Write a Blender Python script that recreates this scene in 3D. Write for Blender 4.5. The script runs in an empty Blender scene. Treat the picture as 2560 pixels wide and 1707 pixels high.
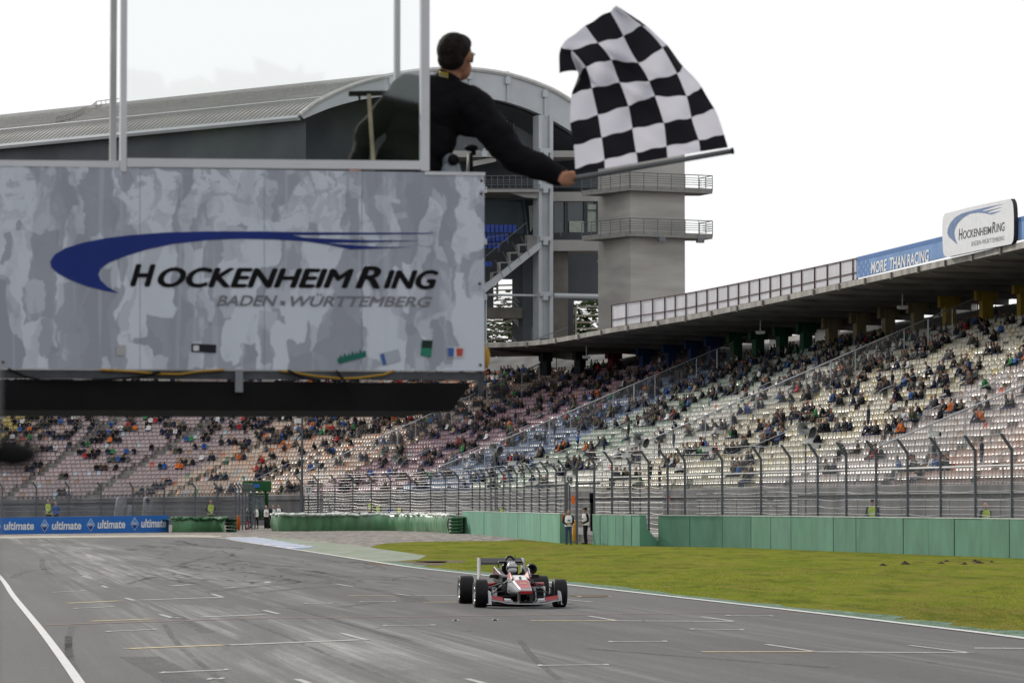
import bpy, bmesh, math, random
import numpy as np
from mathutils import Vector, Matrix
R = math.radians
random.seed(11)
rng = np.random.default_rng(11)
scene = bpy.context.scene

# ------------------------------------------------------------------ camera
FPX, CX, CY = 8533.0, 1280.0, 853.5
PITCH = math.atan((1258 - CY) / FPX)
CAMZ = 2.1
cd = bpy.data.cameras.new("camera"); cam = bpy.data.objects.new("camera", cd)
scene.collection.objects.link(cam); scene.camera = cam
cam.location = (0, 0, CAMZ); cam.rotation_euler = (R(90) + PITCH, 0, 0)
cd.sensor_width = 36; cd.lens = FPX / 2560 * 36
cd.clip_start = .5; cd.clip_end = 3000
cd.dof.use_dof = True; cd.dof.focus_distance = 85; cd.dof.aperture_fstop = 6.3

# ------------------------------------------------------------------ light
SUN_TO = Vector((-.52, .72, .47)).normalized()
w = bpy.data.worlds.new("World"); scene.world = w; w.use_nodes = True
nt = w.node_tree; bg = nt.nodes['Background']; bg.inputs[1].default_value = .1
sky = nt.nodes.new('ShaderNodeTexSky'); sky.sky_type = 'NISHITA'; sky.sun_disc = False
sky.sun_elevation = math.asin(SUN_TO.z); sky.sun_rotation = math.atan2(SUN_TO.x, SUN_TO.y)
sky.dust_density = 3
tc = nt.nodes.new('ShaderNodeTexCoord'); mp = nt.nodes.new('ShaderNodeMapping'); mp.inputs['Scale'].default_value = (3, 3, 9)
nz = nt.nodes.new('ShaderNodeTexNoise'); nz.inputs['Scale'].default_value = 2; nz.inputs['Detail'].default_value = 5
mr = nt.nodes.new('ShaderNodeMapRange'); mr.inputs[1].default_value = .3; mr.inputs[2].default_value = .6; mr.inputs[3].default_value = .97; mr.inputs[4].default_value = 1.
mx = nt.nodes.new('ShaderNodeMix'); mx.data_type = 'RGBA'; mx.inputs['B'].default_value = (10.62, 10.66, 10.74, 1)
L = nt.links.new
L(tc.outputs['Generated'], mp.inputs['Vector']); L(mp.outputs[0], nz.inputs['Vector']); L(nz.outputs['Fac'], mr.inputs[0])
L(mr.outputs[0], mx.inputs['Factor']); L(sky.outputs[0], mx.inputs['A']); L(mx.outputs['Result'], bg.inputs[0])
sd = bpy.data.lights.new("sun", 'SUN'); so = bpy.data.objects.new("sun", sd); scene.collection.objects.link(so)
sd.energy = 3.3; sd.angle = R(.8); sd.color = (1, .93, .82)
so.rotation_euler = (-SUN_TO).to_track_quat('-Z', 'Y').to_euler()
so.location = (0, 0, 80)
scene.view_settings.view_transform = 'Standard'; scene.view_settings.look = 'None'
scene.view_settings.exposure = -.08; scene.view_settings.gamma = 1
scene.cycles.max_bounces = 6; scene.cycles.transparent_max_bounces = 24
scene.cycles.diffuse_bounces = 3; scene.cycles.glossy_bounces = 3
scene.cycles.use_denoising = True
scene.cycles.caustics_reflective = False; scene.cycles.caustics_refractive = False

# ------------------------------------------------------------------ pixel helpers: a sight line gives a point at a chosen distance / height / plane
_ct, _st = math.cos(PITCH), math.sin(PITCH)
def ray(px, py):
    x = (px - CX) / FPX; y = -(py - CY) / FPX
    return Vector((x, _ct - y * _st, _st + y * _ct))
def P(px, py, Y):
    d = ray(px, py); t = Y / d.y
    return Vector((d.x * t, Y, CAMZ + d.z * t))
def Zp(px, py, z):
    d = ray(px, py); t = (z - CAMZ) / d.z
    return Vector((d.x * t, d.y * t, z))
def G(px, py, z=0.0): return Zp(px, py, z)
def plane2(a, b, off=0.0):
    """vertical plane through two plan points; off shifts it towards the camera"""
    a = Vector((a[0], a[1], 0)); b = Vector((b[0], b[1], 0)); t = (b - a).normalized()
    n = Vector((t.y, -t.x, 0))
    if n.dot(-a) < 0: n = -n
    return (a + n * off, n)
def onp(px, py, pl):
    d = ray(px, py); o = Vector((0, 0, CAMZ))
    return o + d * ((pl[0] - o).dot(pl[1]) / d.dot(pl[1]))
def proj(v):
    d = Vector(v) - Vector((0, 0, CAMZ)); f = d.y * _ct + d.z * _st; u = -d.y * _st + d.z * _ct
    return CX + FPX * d.x / f, CY - FPX * u / f, FPX / f
def cr(pts, s):
    """Catmull-Rom through pts at parameter s (index units)"""
    n = len(pts); i = int(min(max(math.floor(s), 0), n - 2)); t = s - i
    p = [Vector(pts[min(max(i + k, 0), n - 1)]) for k in (-1, 0, 1, 2)]
    if i == 0: p[0] = p[1] * 2 - p[2]
    if i == n - 2: p[3] = p[2] * 2 - p[1]
    return .5 * ((2 * p[1]) + (p[2] - p[0]) * t + (2 * p[0] - 5 * p[1] + 4 * p[2] - p[3]) * t * t + (3 * p[1] - p[0] - 3 * p[2] + p[3]) * t ** 3)
def smooth_line(pts, k=8):
    return [cr(pts, i / k) for i in range((len(pts) - 1) * k + 1)]
def resample(pts, step):
    pts = [Vector(p) for p in pts]; out = [pts[0]]; acc = 0
    for a, b in zip(pts, pts[1:]):
        l = (b - a).length; d = step - acc
        while d <= l:
            out.append(a.lerp(b, d / l)); d += step
        acc = (acc + l) % step if l + acc >= step else acc + l
    return out

# ------------------------------------------------------------------ materials
def s8(r, g, b): return tuple(((c / 255 + .055) / 1.055) ** 2.4 if c > 10 else c / 3294.6 for c in (r, g, b))
MATS = {}
def M(name, col=None, rough=.6, metal=0., var=.14, scale=2., bump=0., bscale=40., attr=False, spec=.22, stretch=None, translucent=0., alpha=1., coat=0., detail=4):
    if name in MATS: return MATS[name]
    m = bpy.data.materials.new(name); m.use_nodes = True; t = m.node_tree; N = t.nodes.new; b = t.nodes['Principled BSDF']
    b.inputs['Roughness'].default_value = rough; b.inputs['Metallic'].default_value = metal
    b.inputs['Specular IOR Level'].default_value = spec; b.inputs['Coat Weight'].default_value = coat
    tc = N('ShaderNodeTexCoord'); src = tc.outputs['Object']
    if stretch:
        mp = N('ShaderNodeMapping'); mp.inputs['Scale'].default_value = stretch[:3]
        if len(stretch) > 3: mp.inputs['Rotation'].default_value = (0, 0, stretch[3])
        t.links.new(src, mp.inputs['Vector']); src = mp.outputs[0]
    nz = N('ShaderNodeTexNoise'); nz.inputs['Scale'].default_value = scale; nz.inputs['Detail'].default_value = detail
    t.links.new(src, nz.inputs['Vector'])
    mr = N('ShaderNodeMapRange'); mr.inputs[1].default_value = .3; mr.inputs[2].default_value = .7
    mr.inputs[3].default_value = 1 - var; mr.inputs[4].default_value = 1 + var
    t.links.new(nz.outputs['Fac'], mr.inputs[0])
    mu = N('ShaderNodeMix'); mu.data_type = 'RGBA'; mu.blend_type = 'MULTIPLY'; mu.inputs['Factor'].default_value = 1
    if attr:
        at = N('ShaderNodeAttribute'); at.attribute_name = 'Col'; t.links.new(at.outputs['Color'], mu.inputs['A'])
    else: mu.inputs['A'].default_value = (*col, 1)
    t.links.new(mr.outputs[0], mu.inputs['B']); t.links.new(mu.outputs['Result'], b.inputs['Base Color'])
    if bump:
        n2 = N('ShaderNodeTexNoise'); n2.inputs['Scale'].default_value = bscale; n2.inputs['Detail'].default_value = 3
        t.links.new(src, n2.inputs['Vector'])
        bp = N('ShaderNodeBump'); bp.inputs['Strength'].default_value = bump; bp.inputs['Distance'].default_value = .02
        t.links.new(n2.outputs['Fac'], bp.inputs['Height']); t.links.new(bp.outputs[0], b.inputs['Normal'])
    out = t.nodes['Material Output']; surf = b.outputs[0]
    if translucent:
        tr = N('ShaderNodeBsdfTranslucent'); t.links.new(mu.outputs['Result'], tr.inputs['Color'])
        ms = N('ShaderNodeMixShader'); ms.inputs[0].default_value = translucent
        t.links.new(surf, ms.inputs[1]); t.links.new(tr.outputs[0], ms.inputs[2]); surf = ms.outputs[0]
    if alpha < 1:
        tp = N('ShaderNodeBsdfTransparent'); ms = N('ShaderNodeMixShader'); ms.inputs[0].default_value = alpha
        t.links.new(tp.outputs[0], ms.inputs[1]); t.links.new(surf, ms.inputs[2]); surf = ms.outputs[0]
    t.links.new(surf, out.inputs[0])
    MATS[name] = m; return m
def node_mat(name):
    m = bpy.data.materials.new(name); m.use_nodes = True; MATS[name] = m
    return m, m.node_tree, m.node_tree.nodes['Principled BSDF']
def nd(t, typ, **kw):
    n = t.nodes.new(typ)
    for k, v in kw.items():
        if hasattr(n, k): setattr(n, k, v)
        else: n.inputs[k].default_value = v
    return n
def ramp(t, fac, stops):
    n = t.nodes.new('ShaderNodeValToRGB'); cr_ = n.color_ramp
    while len(cr_.elements) < len(stops): cr_.elements.new(.5)
    for e, (p, c) in zip(cr_.elements, stops): e.position = p; e.color = (*c, 1) if len(c) == 3 else c
    t.links.new(fac, n.inputs[0]); return n.outputs[0]
def mixc(t, fac, a, b, mode='MIX'):
    n = t.nodes.new('ShaderNodeMix'); n.data_type = 'RGBA'; n.blend_type = mode
    for sock, v in (('Factor', fac), ('A', a), ('B', b)):
        if isinstance(v, (int, float)): n.inputs[sock].default_value = v
        elif isinstance(v, tuple): n.inputs[sock].default_value = (*v, 1)
        else: t.links.new(v, n.inputs[sock])
    return n.outputs['Result']
def noise(t, vec, scale, detail=4, rough=.5, dist=0.):
    n = nd(t, 'ShaderNodeTexNoise'); n.inputs['Scale'].default_value = scale; n.inputs['Detail'].default_value = detail
    n.inputs['Roughness'].default_value = rough; n.inputs['Distortion'].default_value = dist
    t.links.new(vec, n.inputs['Vector']); return n.outputs['Fac']
def mapping(t, vec, scale=(1, 1, 1), rot=0):
    n = t.nodes.new('ShaderNodeMapping'); n.inputs['Scale'].default_value = scale; n.inputs['Rotation'].default_value = (0, 0, rot)
    t.links.new(vec, n.inputs['Vector']); return n.outputs[0]

# ------------------------------------------------------------------ mesh builder
class MB:
    def __init__(s): s.v = []; s.f = []; s.m = []; s.c = []
    def add(s, vs, fs, mi=0, col=None):
        o = len(s.v); s.v.extend([tuple(v) for v in vs]); s.f.extend([tuple(i + o for i in f) for f in fs]); s.m.extend([mi] * len(fs))
        if col is not None or s.c:
            while len(s.c) < o: s.c.append((1, 1, 1))
            s.c.extend([col or (1, 1, 1)] * len(vs))
        return s
    def box(s, c, sz, rz=0., mi=0, Mx=None):
        x, y, z = (a / 2 for a in sz); vs = [Vector((i * x, j * y, k * z)) for i in (-1, 1) for j in (-1, 1) for k in (-1, 1)]
        rot = Matrix.Rotation(rz, 3, 'Z') if Mx is None else Mx
        c = Vector(c)
        return s.add([rot @ v + c for v in vs], [(0, 1, 3, 2), (4, 6, 7, 5), (0, 4, 5, 1), (2, 3, 7, 6), (0, 2, 6, 4), (1, 5, 7, 3)], mi)
    def bar(s, p, q, w_, h=None, mi=0, up=(0, 0, 1)):
        p = Vector(p); q = Vector(q); d = (q - p); l = d.length
        if l < 1e-6: return s
        d /= l; up = Vector(up)
        if abs(d.dot(up)) > .98: up = Vector((0, 1, 0))
        x = d.cross(up).normalized(); y = x.cross(d)
        return s.box((p + q) / 2, (w_, l, h or w_), Mx=Matrix((x, d, y)).transposed(), mi=mi)
    def tube(s, p, q, r, r2=None, n=8, mi=0, caps=True):
        return s.pipe([p, q], [r, r if r2 is None else r2], n, mi, caps)
    def pipe(s, pts, r, n=8, mi=0, caps=True):
        pts = [Vector(p) for p in pts]; k = len(pts); rs = r if isinstance(r, (list, tuple)) else [r] * k
        vs = []; fs = []; prev = None
        for i, p in enumerate(pts):
            d = (pts[min(i + 1, k - 1)] - pts[max(i - 1, 0)]).normalized()
            if prev is None:
                a = d.cross(Vector((0, 0, 1)) if abs(d.z) < .9 else Vector((1, 0, 0))).normalized()
            else: a = (prev - d * prev.dot(d)).normalized()
            prev = a; b = d.cross(a)
            vs += [p + (a * math.cos(2 * math.pi * j / n) + b * math.sin(2 * math.pi * j / n)) * rs[i] for j in range(n)]
        for i in range(k - 1):
            for j in range(n):
                fs.append((i * n + j, i * n + (j + 1) % n, (i + 1) * n + (j + 1) % n, (i + 1) * n + j))
        if caps: fs += [tuple(range(n - 1, -1, -1)), tuple(range((k - 1) * n, k * n))]
        return s.add(vs, fs, mi)
    def prism(s, poly, ext, mi=0, side=None):
        n = len(poly); poly = [Vector(p) for p in poly]; e = Vector(ext)
        s.add(poly + [p + e for p in poly], [tuple(range(n)), tuple(range(2 * n - 1, n - 1, -1))], mi)
        o = len(s.v) - 2 * n
        for i in range(n):
            s.f.append((o + i, o + n + i, o + n + (i + 1) % n, o + (i + 1) % n)); s.m.append(mi if side is None else side)
        return s
    def poly(s, pts, mi=0): return s.add(pts, [tuple(range(len(pts)))], mi)
    def grid(s, rows, mi=0, closed=False):
        n = len(rows[0]); vs = [p for r in rows for p in r]; fs = []
        for i in range(len(rows) - 1):
            for j in range(n if closed else n - 1):
                fs.append((i * n + j, i * n + (j + 1) % n, (i + 1) * n + (j + 1) % n, (i + 1) * n + j))
        return s.add(vs, fs, mi)
    def loft(s, rings, mi=0, caps=True):
        n = len(rings[0]); s.grid(rings, mi, True); o = len(s.v) - n * len(rings)
        if caps:
            s.f += [tuple(range(o + n - 1, o - 1, -1)), tuple(range(len(s.v) - n, len(s.v)))]; s.m += [mi, mi]
        return s
    def sphere(s, c, r, nu=14, nv=9, mi=0, Mx=None):
        r = (r, r, r) if isinstance(r, (int, float)) else r; c = Vector(c); rows = []
        for i in range(nv + 1):
            a = math.pi * i / nv
            row = [Vector((r[0] * math.sin(a) * math.cos(2 * math.pi * j / nu), r[1] * math.sin(a) * math.sin(2 * math.pi * j / nu), -r[2] * math.cos(a))) for j in range(nu)]
            rows.append([(Mx @ v if Mx else v) + c for v in row])
        vs = [rows[0][0]] + [v for r_ in rows[1:-1] for v in r_] + [rows[-1][0]]; fs = []
        for j in range(nu): fs.append((0, 1 + (j + 1) % nu, 1 + j))
        for i in range(nv - 2):
            for j in range(nu): fs.append((1 + i * nu + j, 1 + i * nu + (j + 1) % nu, 1 + (i + 1) * nu + (j + 1) % nu, 1 + (i + 1) * nu + j))
        l = len(vs) - 1
        for j in range(nu): fs.append((l, 1 + (nv - 2) * nu + j, 1 + (nv - 2) * nu + (j + 1) % nu))
        return s.add(vs, fs, mi)
    def lathe(s, prof, Mx=None, c=(0, 0, 0), n=24, mi=0):
        """prof [(r, h)], axis = local z mapped by Mx"""
        c = Vector(c); rows = []
        for r, h in prof:
            row = [Vector((r * math.cos(2 * math.pi * j / n), r * math.sin(2 * math.pi * j / n), h)) for j in range(n)]
            rows.append([(Mx @ v if Mx else v) + c for v in row])
        return s.grid(rows, mi, True)
    def build(s, name, mats, parent=None, smooth=False, world=True):
        me = bpy.data.meshes.new(name); me.from_pydata(s.v, [], s.f)
        for m in (mats if isinstance(mats, (list, tuple)) else [mats]): me.materials.append(m)
        if len(me.materials) > 1: me.polygons.foreach_set('material_index', s.m)
        if s.c:
            while len(s.c) < len(s.v): s.c.append((1, 1, 1))
            a = me.color_attributes.new('Col', 'FLOAT_COLOR', 'POINT')
            a.data.foreach_set('color', np.hstack([np.array(s.c, dtype=np.float32), np.ones((len(s.v), 1), np.float32)]).ravel())
        if smooth: me.polygons.foreach_set('use_smooth', [True] * len(s.f))
        me.update()
        bm_ = bmesh.new(); bm_.from_mesh(me); bmesh.ops.recalc_face_normals(bm_, faces=bm_.faces) if len(s.f) < 20000 and not getattr(s, 'keep', 0) else None; bm_.to_mesh(me); bm_.free()
        return link(name, me, parent, world)
def link(name, me, parent=None, world=True):
    o = bpy.data.objects.new(name, me); scene.collection.objects.link(o)
    if parent is not None:
        o.parent = parent
        if world: o.matrix_parent_inverse = root_mx(parent).inverted()
    return o
def root_mx(o):
    m = Matrix.LocRotScale(o.location, o.rotation_euler, o.scale)
    return (root_mx(o.parent) @ o.matrix_parent_inverse @ m) if o.parent else m
def np_mesh(name, V, F, mats, cols=None, smooth=False):
    """V n x 3, F m x 4 (quads; last = -1 for a triangle not used)"""
    me = bpy.data.meshes.new(name); n, k = len(V), F.shape[1]
    me.vertices.add(n); me.vertices.foreach_set('co', np.asarray(V, np.float32).ravel())
    me.loops.add(F.size); me.loops.foreach_set('vertex_index', F.ravel().astype(np.int32))
    me.polygons.add(len(F)); me.polygons.foreach_set('loop_start', np.arange(0, F.size, k, dtype=np.int32))
    if smooth: me.polygons.foreach_set('use_smooth', np.ones(len(F), bool))
    for m in (mats if isinstance(mats, list) else [mats]): me.materials.append(m)
    if cols is not None:
        a = me.color_attributes.new('Col', 'FLOAT_COLOR', 'POINT')
        a.data.foreach_set('color', np.hstack([np.asarray(cols, np.float32), np.ones((n, 1), np.float32)]).ravel())
    me.update(calc_edges=True); me.validate(); return me
def tag(o, label=None, cat=None, group=None, kind=None):
    for k, v in (('label', label), ('category', cat), ('group', group), ('kind', kind)):
        if v: o[k] = v
    return o
def thing(name, label, cat, loc=(0, 0, 0), rz=0., group=None):
    o = bpy.data.objects.new(name, None); scene.collection.objects.link(o)
    o.location = loc; o.rotation_euler = (0, 0, rz); o.empty_display_size = .3
    return tag(o, label, cat, group)
def copy_tree(o, parent=None):
    c = o.copy(); scene.collection.objects.link(c); c.parent = parent
    for ch in o.children: copy_tree(ch, c)
    return c
_TXT = {}
def text_geo(body, shear=0., bold=0., cond=1.):
    """verts (unit box) and faces of a line of lettering"""
    key = (body, shear, bold)
    if key in _TXT: return _TXT[key]
    cu = bpy.data.curves.new('lettering', 'FONT'); cu.body = body; cu.shear = shear; cu.offset = bold; cu.resolution_u = 4; cu.fill_mode = 'FRONT'
    o = bpy.data.objects.new('lettering', cu); scene.collection.objects.link(o)
    dg = bpy.context.evaluated_depsgraph_get(); me = bpy.data.meshes.new_from_object(o.evaluated_get(dg))
    vs = np.array([v.co[:2] for v in me.vertices]); fs = [tuple(p.vertices) for p in me.polygons]
    lo = vs.min(0); vs = (vs - lo) / (vs.max(0) - lo)
    bpy.data.objects.remove(o); bpy.data.curves.remove(cu); bpy.data.meshes.remove(me)
    _TXT[key] = (vs, fs); return vs, fs
def text_on(mb, body, box, pl, shear=0., bold=0., mi=0, heavy=0.):
    if heavy:
        for k, (dx, dy) in enumerate(((-heavy, 0), (0, heavy * .5), (0, -heavy * .5), (heavy, 0))):
            x0, a0, b0, x1, a1, b1 = box; text_on(mb, body, (x0 + heavy + dx, a0 + dy, b0 + dy, x1 - heavy + dx, a1 + dy, b1 + dy), (pl[0] + pl[1] * .0004 * k, pl[1]), shear, bold, mi)
        return
    """box = (x0, ytop0, ybot0, x1, ytop1, ybot1) in photo pixels laid onto plane pl"""
    vs, fs = text_geo(body, shear, bold); x0, a0, b0, x1, a1, b1 = box
    tl, bl, tr, br = onp(x0, a0, pl), onp(x0, b0, pl), onp(x1, a1, pl), onp(x1, b1, pl)
    mb.add([bl.lerp(br, u).lerp(tl.lerp(tr, u), v) for u, v in vs], fs, mi)
def text_quad(mb, body, bl, br, tl, tr, shear=0., bold=0., mi=0):
    vs, fs = text_geo(body, shear, bold); bl, br, tl, tr = map(Vector, (bl, br, tl, tr))
    mb.add([bl.lerp(br, u).lerp(tl.lerp(tr, u), v) for u, v in vs], fs, mi)
def poly_on(mb, pts, pl, mi=0): mb.poly([onp(x, y, pl) for x, y in pts], mi)
def tri_poly(mb, pts, mi=0):
    """concave outline filled with triangles"""
    from mathutils.geometry import tessellate_polygon
    pts = [Vector(p) for p in pts]; mb.add(pts, [tuple(t) for t in tessellate_polygon([pts])], mi)
# ================================================================== GROUND
HEAD = R(9.5)
def ground_mats():
    # asphalt: mottled grey with pale dusty streaks that run along the track
    m, t, b = node_mat('asphalt'); co = nd(t, 'ShaderNodeTexCoord').outputs['Object']
    al = mapping(t, co, (1, 1, 1), -HEAD)
    big = noise(t, mapping(t, al, (.12, .02, 1)), 1, 5, .6)
    c = ramp(t, big, [(.3, (.06, .0602, .061)), (.7, (.094, .0942, .095))])
    st = noise(t, mapping(t, al, (1.1, .018, 1)), 1, 6, .62, .25)
    sx_ = nd(t, 'ShaderNodeSeparateXYZ'); t.links.new(al, sx_.inputs[0]); wob = nd(t, 'ShaderNodeMath', operation='MULTIPLY_ADD'); t.links.new(noise(t, mapping(t, al, (.05, .03, 1)), 1, 3), wob.inputs[0]); wob.inputs[1].default_value = 2.4; t.links.new(sx_.outputs[0], wob.inputs[2])
    un = nd(t, 'ShaderNodeMath', operation='DIVIDE'); t.links.new(wob.outputs[0], un.inputs[0]); un.inputs[1].default_value = 20
    bf = ramp(t, un.outputs[0], [(.08, (.04, .04, .04)), (.2, (.12, .12, .12)), (.28, (.8, .8, .8)), (.37, (1, 1, 1)), (.47, (.45, .45, .45)), (.56, (.1, .1, .1)), (.66, (.3, .3, .3)), (.74, (.25, .25, .25)), (.85, (.04, .04, .04))])
    st2 = noise(t, mapping(t, al, (4.2, .035, 1)), 1, 6, .7, .5); stf = mixc(t, .55, ramp(t, st, [(.44, (0, 0, 0)), (.6, (1, 1, 1))]), ramp(t, st2, [(.47, (0, 0, 0)), (.62, (1, 1, 1))])); pt_n = noise(t, mapping(t, al, (.45, .045, 1)), 1, 5, .65, .6); stf = mixc(t, 1., stf, ramp(t, pt_n, [(.4, (.12, .12, .12)), (.6, (1, 1, 1))]), 'MULTIPLY')
    c = mixc(t, mixc(t, 1., stf, bf, 'MULTIPLY'), c, (.34, .338, .333))
    dk = noise(t, mapping(t, al, (.7, .03, 1)), 1.3, 5, .6, .3)
    c = mixc(t, mixc(t, 1., ramp(t, dk, [(.58, (0, 0, 0)), (.74, (.4, .4, .4))]), (1., 1., 1.), 'MULTIPLY'), c, (.06, .06, .062))
    gr = noise(t, co, 26, 3, .7); c = mixc(t, 1., c, ramp(t, gr, [(.25, (.62, .62, .62)), (.75, (1.38, 1.38, 1.38))]), 'MULTIPLY')
    gr2 = noise(t, co, 5, 3, .7); c = mixc(t, 1., c, ramp(t, gr2, [(.3, (.88, .88, .88)), (.7, (1.12, 1.12, 1.12))]), 'MULTIPLY')
    t.links.new(c, b.inputs['Base Color']); b.inputs['Roughness'].default_value = .66; b.inputs['Specular IOR Level'].default_value = .13
    bp = nd(t, 'ShaderNodeBump'); bp.inputs['Strength'].default_value = .35; bp.inputs['Distance'].default_value = .01
    t.links.new(noise(t, co, 40, 3), bp.inputs['Height']); t.links.new(bp.outputs[0], b.inputs['Normal'])
    # turf
    m, t, b = node_mat('turf'); co = nd(t, 'ShaderNodeTexCoord').outputs['Object']
    n1 = noise(t, mapping(t, co, (.35, .12, 1)), 1, 5, .6); n2 = noise(t, co, 3., 5, .7); n3 = noise(t, mapping(t, co, (.16, .05, 1)), 1, 6, .65, .5)
    c = ramp(t, n1, [(.3, (.11, .145, .022)), (.5, (.145, .165, .027)), (.7, (.175, .168, .037))])
    c = mixc(t, ramp(t, n3, [(.5, (0, 0, 0)), (.7, (.75, .75, .75))]), c, (.15, .12, .04))
    n5 = noise(t, mapping(t, co, (.8, .2, 1)), 1, 7, .7, .4); n6 = noise(t, mapping(t, co, (2.5, .5, 1)), 1, 5, .7)
    c = mixc(t, ramp(t, n5, [(.5, (0, 0, 0)), (.62, (.85, .85, .85))]), c, (.08, .1, .02)); c = mixc(t, ramp(t, n6, [(.54, (0, 0, 0)), (.64, (.75, .75, .75))]), c, (.175, .14, .055)); c = mixc(t, ramp(t, n6, [(.3, (.5, .5, .5)), (.42, (0, 0, 0))]), c, (.07, .1, .014))
    c = mixc(t, 1., c, ramp(t, n2, [(.3, (.8, .8, .8)), (.7, (1.18, 1.18, 1.18))]), 'MULTIPLY')
    t.links.new(c, b.inputs['Base Color']); b.inputs['Roughness'].default_value = 1.; b.inputs['Specular IOR Level'].default_value = .0
    bp = nd(t, 'ShaderNodeBump'); bp.inputs['Strength'].default_value = .35; bp.inputs['Distance'].default_value = .02
    t.links.new(noise(t, co, 7, 4, .7), bp.inputs['Height']); t.links.new(bp.outputs[0], b.inputs['Normal'])
    # gravel
    m, t, b = node_mat('gravel'); co = nd(t, 'ShaderNodeTexCoord').outputs['Object']
    v = nd(t, 'ShaderNodeTexVoronoi'); v.inputs['Scale'].default_value = 3.2; t.links.new(co, v.inputs['Vector'])
    c = mixc(t, v.outputs['Color'], (.04, .037, .037), (.28, .26, .25)); n1 = noise(t, mapping(t, co, (1.6, .14, 1)), 1, 6, .75); n2 = noise(t, mapping(t, co, (.1, .03, 1)), 1, 3)
    c = mixc(t, .75, c, ramp(t, n1, [(.36, (.04, .035, .032)), (.5, (.15, .135, .125)), (.64, (.29, .265, .245))])); c = mixc(t, 1., c, ramp(t, n2, [(.3, (.8, .79, .78)), (.7, (1.1, 1.08, 1.05))]), 'MULTIPLY'); t.links.new(c, b.inputs['Base Color']); b.inputs['Roughness'].default_value = .9
    bp = nd(t, 'ShaderNodeBump'); bp.inputs['Strength'].default_value = 1; bp.inputs['Distance'].default_value = .08
    t.links.new(v.outputs['Distance'], bp.inputs['Height']); t.links.new(bp.outputs[0], b.inputs['Normal'])
    # pale green painted run-off, worn
    m, t, b = node_mat('runoff_paint'); co = nd(t, 'ShaderNodeTexCoord').outputs['Object']
    n1 = noise(t, mapping(t, co, (.5, .12, 1)), 1, 6, .7); n2 = noise(t, co, 6, 4, .7)
    c = ramp(t, n1, [(.3, (.17, .16, .12)), (.44, (.13, .165, .11)), (.56, (.17, .205, .165)), (.68, (.15, .15, .12)), (.78, (.11, .13, .06))])
    c = mixc(t, 1., c, ramp(t, n2, [(.3, (.8, .8, .8)), (.7, (1.18, 1.18, 1.18))]), 'MULTIPLY'); t.links.new(c, b.inputs['Base Color']); b.inputs['Roughness'].default_value = .85
    # dark green plastic grass strip along the white line
    m, t, b = node_mat('green_verge'); co = nd(t, 'ShaderNodeTexCoord').outputs['Object']
    n1 = noise(t, co, 2.2, 6, .75); c = ramp(t, n1, [(.35, (.015, .03, .018)), (.5, (.035, .1, .06)), (.66, (.16, .26, .19))])
    t.links.new(c, b.inputs['Base Color']); b.inputs['Roughness'].default_value = .9
    # tyre rubber laid on the road, patchy
    m, t, b = node_mat('rubber_mark'); co = nd(t, 'ShaderNodeTexCoord').outputs['Object']
    b.inputs['Base Color'].default_value = (.045, .045, .047, 1); b.inputs['Roughness'].default_value = .6
    tp = nd(t, 'ShaderNodeBsdfTransparent'); ms = nd(t, 'ShaderNodeMixShader')
    t.links.new(ramp(t, noise(t, mapping(t, co, (2.5, .35, 1)), 1, 5, .7), [(.34, (.05, .05, .05)), (.66, (.75, .75, .75))]), ms.inputs[0])
    t.links.new(tp.outputs[0], ms.inputs[1]); t.links.new(b.outputs[0], ms.inputs[2]); t.links.new(ms.outputs[0], t.nodes['Material Output'].inputs[0])
    for nm, col in (('white_line', (.5, .5, .5)), ('yellow_line', (.5, .4, .2)), ('red_line', (.26, .13, .11)), ('grid_line', (.36, .36, .36))):
        m, t, b = node_mat(nm); co = nd(t, 'ShaderNodeTexCoord').outputs['Object']
        c = mixc(t, ramp(t, noise(t, co, 4, 6, .8), [(.42, (0, 0, 0)), (.66, (.75, .75, .75))] if nm != 'white_line' else [(.5, (0, 0, 0)), (.75, (.5, .5, .5))]), col, (.13, .13, .13))
        t.links.new(c, b.inputs['Base Color']); b.inputs['Roughness'].default_value = .7
ground_mats()
def struct(o): o['kind'] = 'structure'; return o

gb = MB(); gb.poly([(-900, -80, 0), (900, -80, 0), (900, 1500, 0), (-900, 1500, 0)]); struct(gb.build('ground', MATS['gravel']))
edge_px = [(3100, 1672), (2560, 1596), (2300, 1564), (2042, 1533), (1759, 1500.5), (1421, 1462), (1230, 1440), (1046, 1420), (927, 1402.5), (808, 1384), (690, 1366), (600, 1353), (566, 1346.5), (520, 1342.5)]
EDGE = smooth_line([G(*p) for p in edge_px], 6)
far = [G(x, y) for x, y in ((400, 1341.5), (200, 1343), (0, 1345), (-300, 1348))]
ab = MB(); ab.poly([Vector((p.x, p.y, .004)) for p in EDGE + far] + [Vector((-110, 150, .004)), Vector((-110, -40, .004)), Vector((30, -40, .004)), Vector((16, 15, .004))])
struct(ab.build('race_track', MATS['asphalt']))
def ribbon(mb, pts, w0, w1, z, mi=0):
    """strip between offsets w0 and w1 to the right of the direction of travel"""
    a, b = [], []
    for i, p in enumerate(pts):
        d = Vector(pts[min(i + 1, len(pts) - 1)]) - Vector(pts[max(i - 1, 0)]); d.z = 0; d.normalize(); n = Vector((d.y, -d.x, 0))
        x0, x1 = (w0(i), w1(i)) if callable(w0) else (w0, w1)
        a.append((p[0] + n.x * x0, p[1] + n.y * x0, z)); b.append((p[0] + n.x * x1, p[1] + n.y * x1, z))
    mb.grid([a, b], mi)
grass_px = [(-1, 0)]
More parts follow.
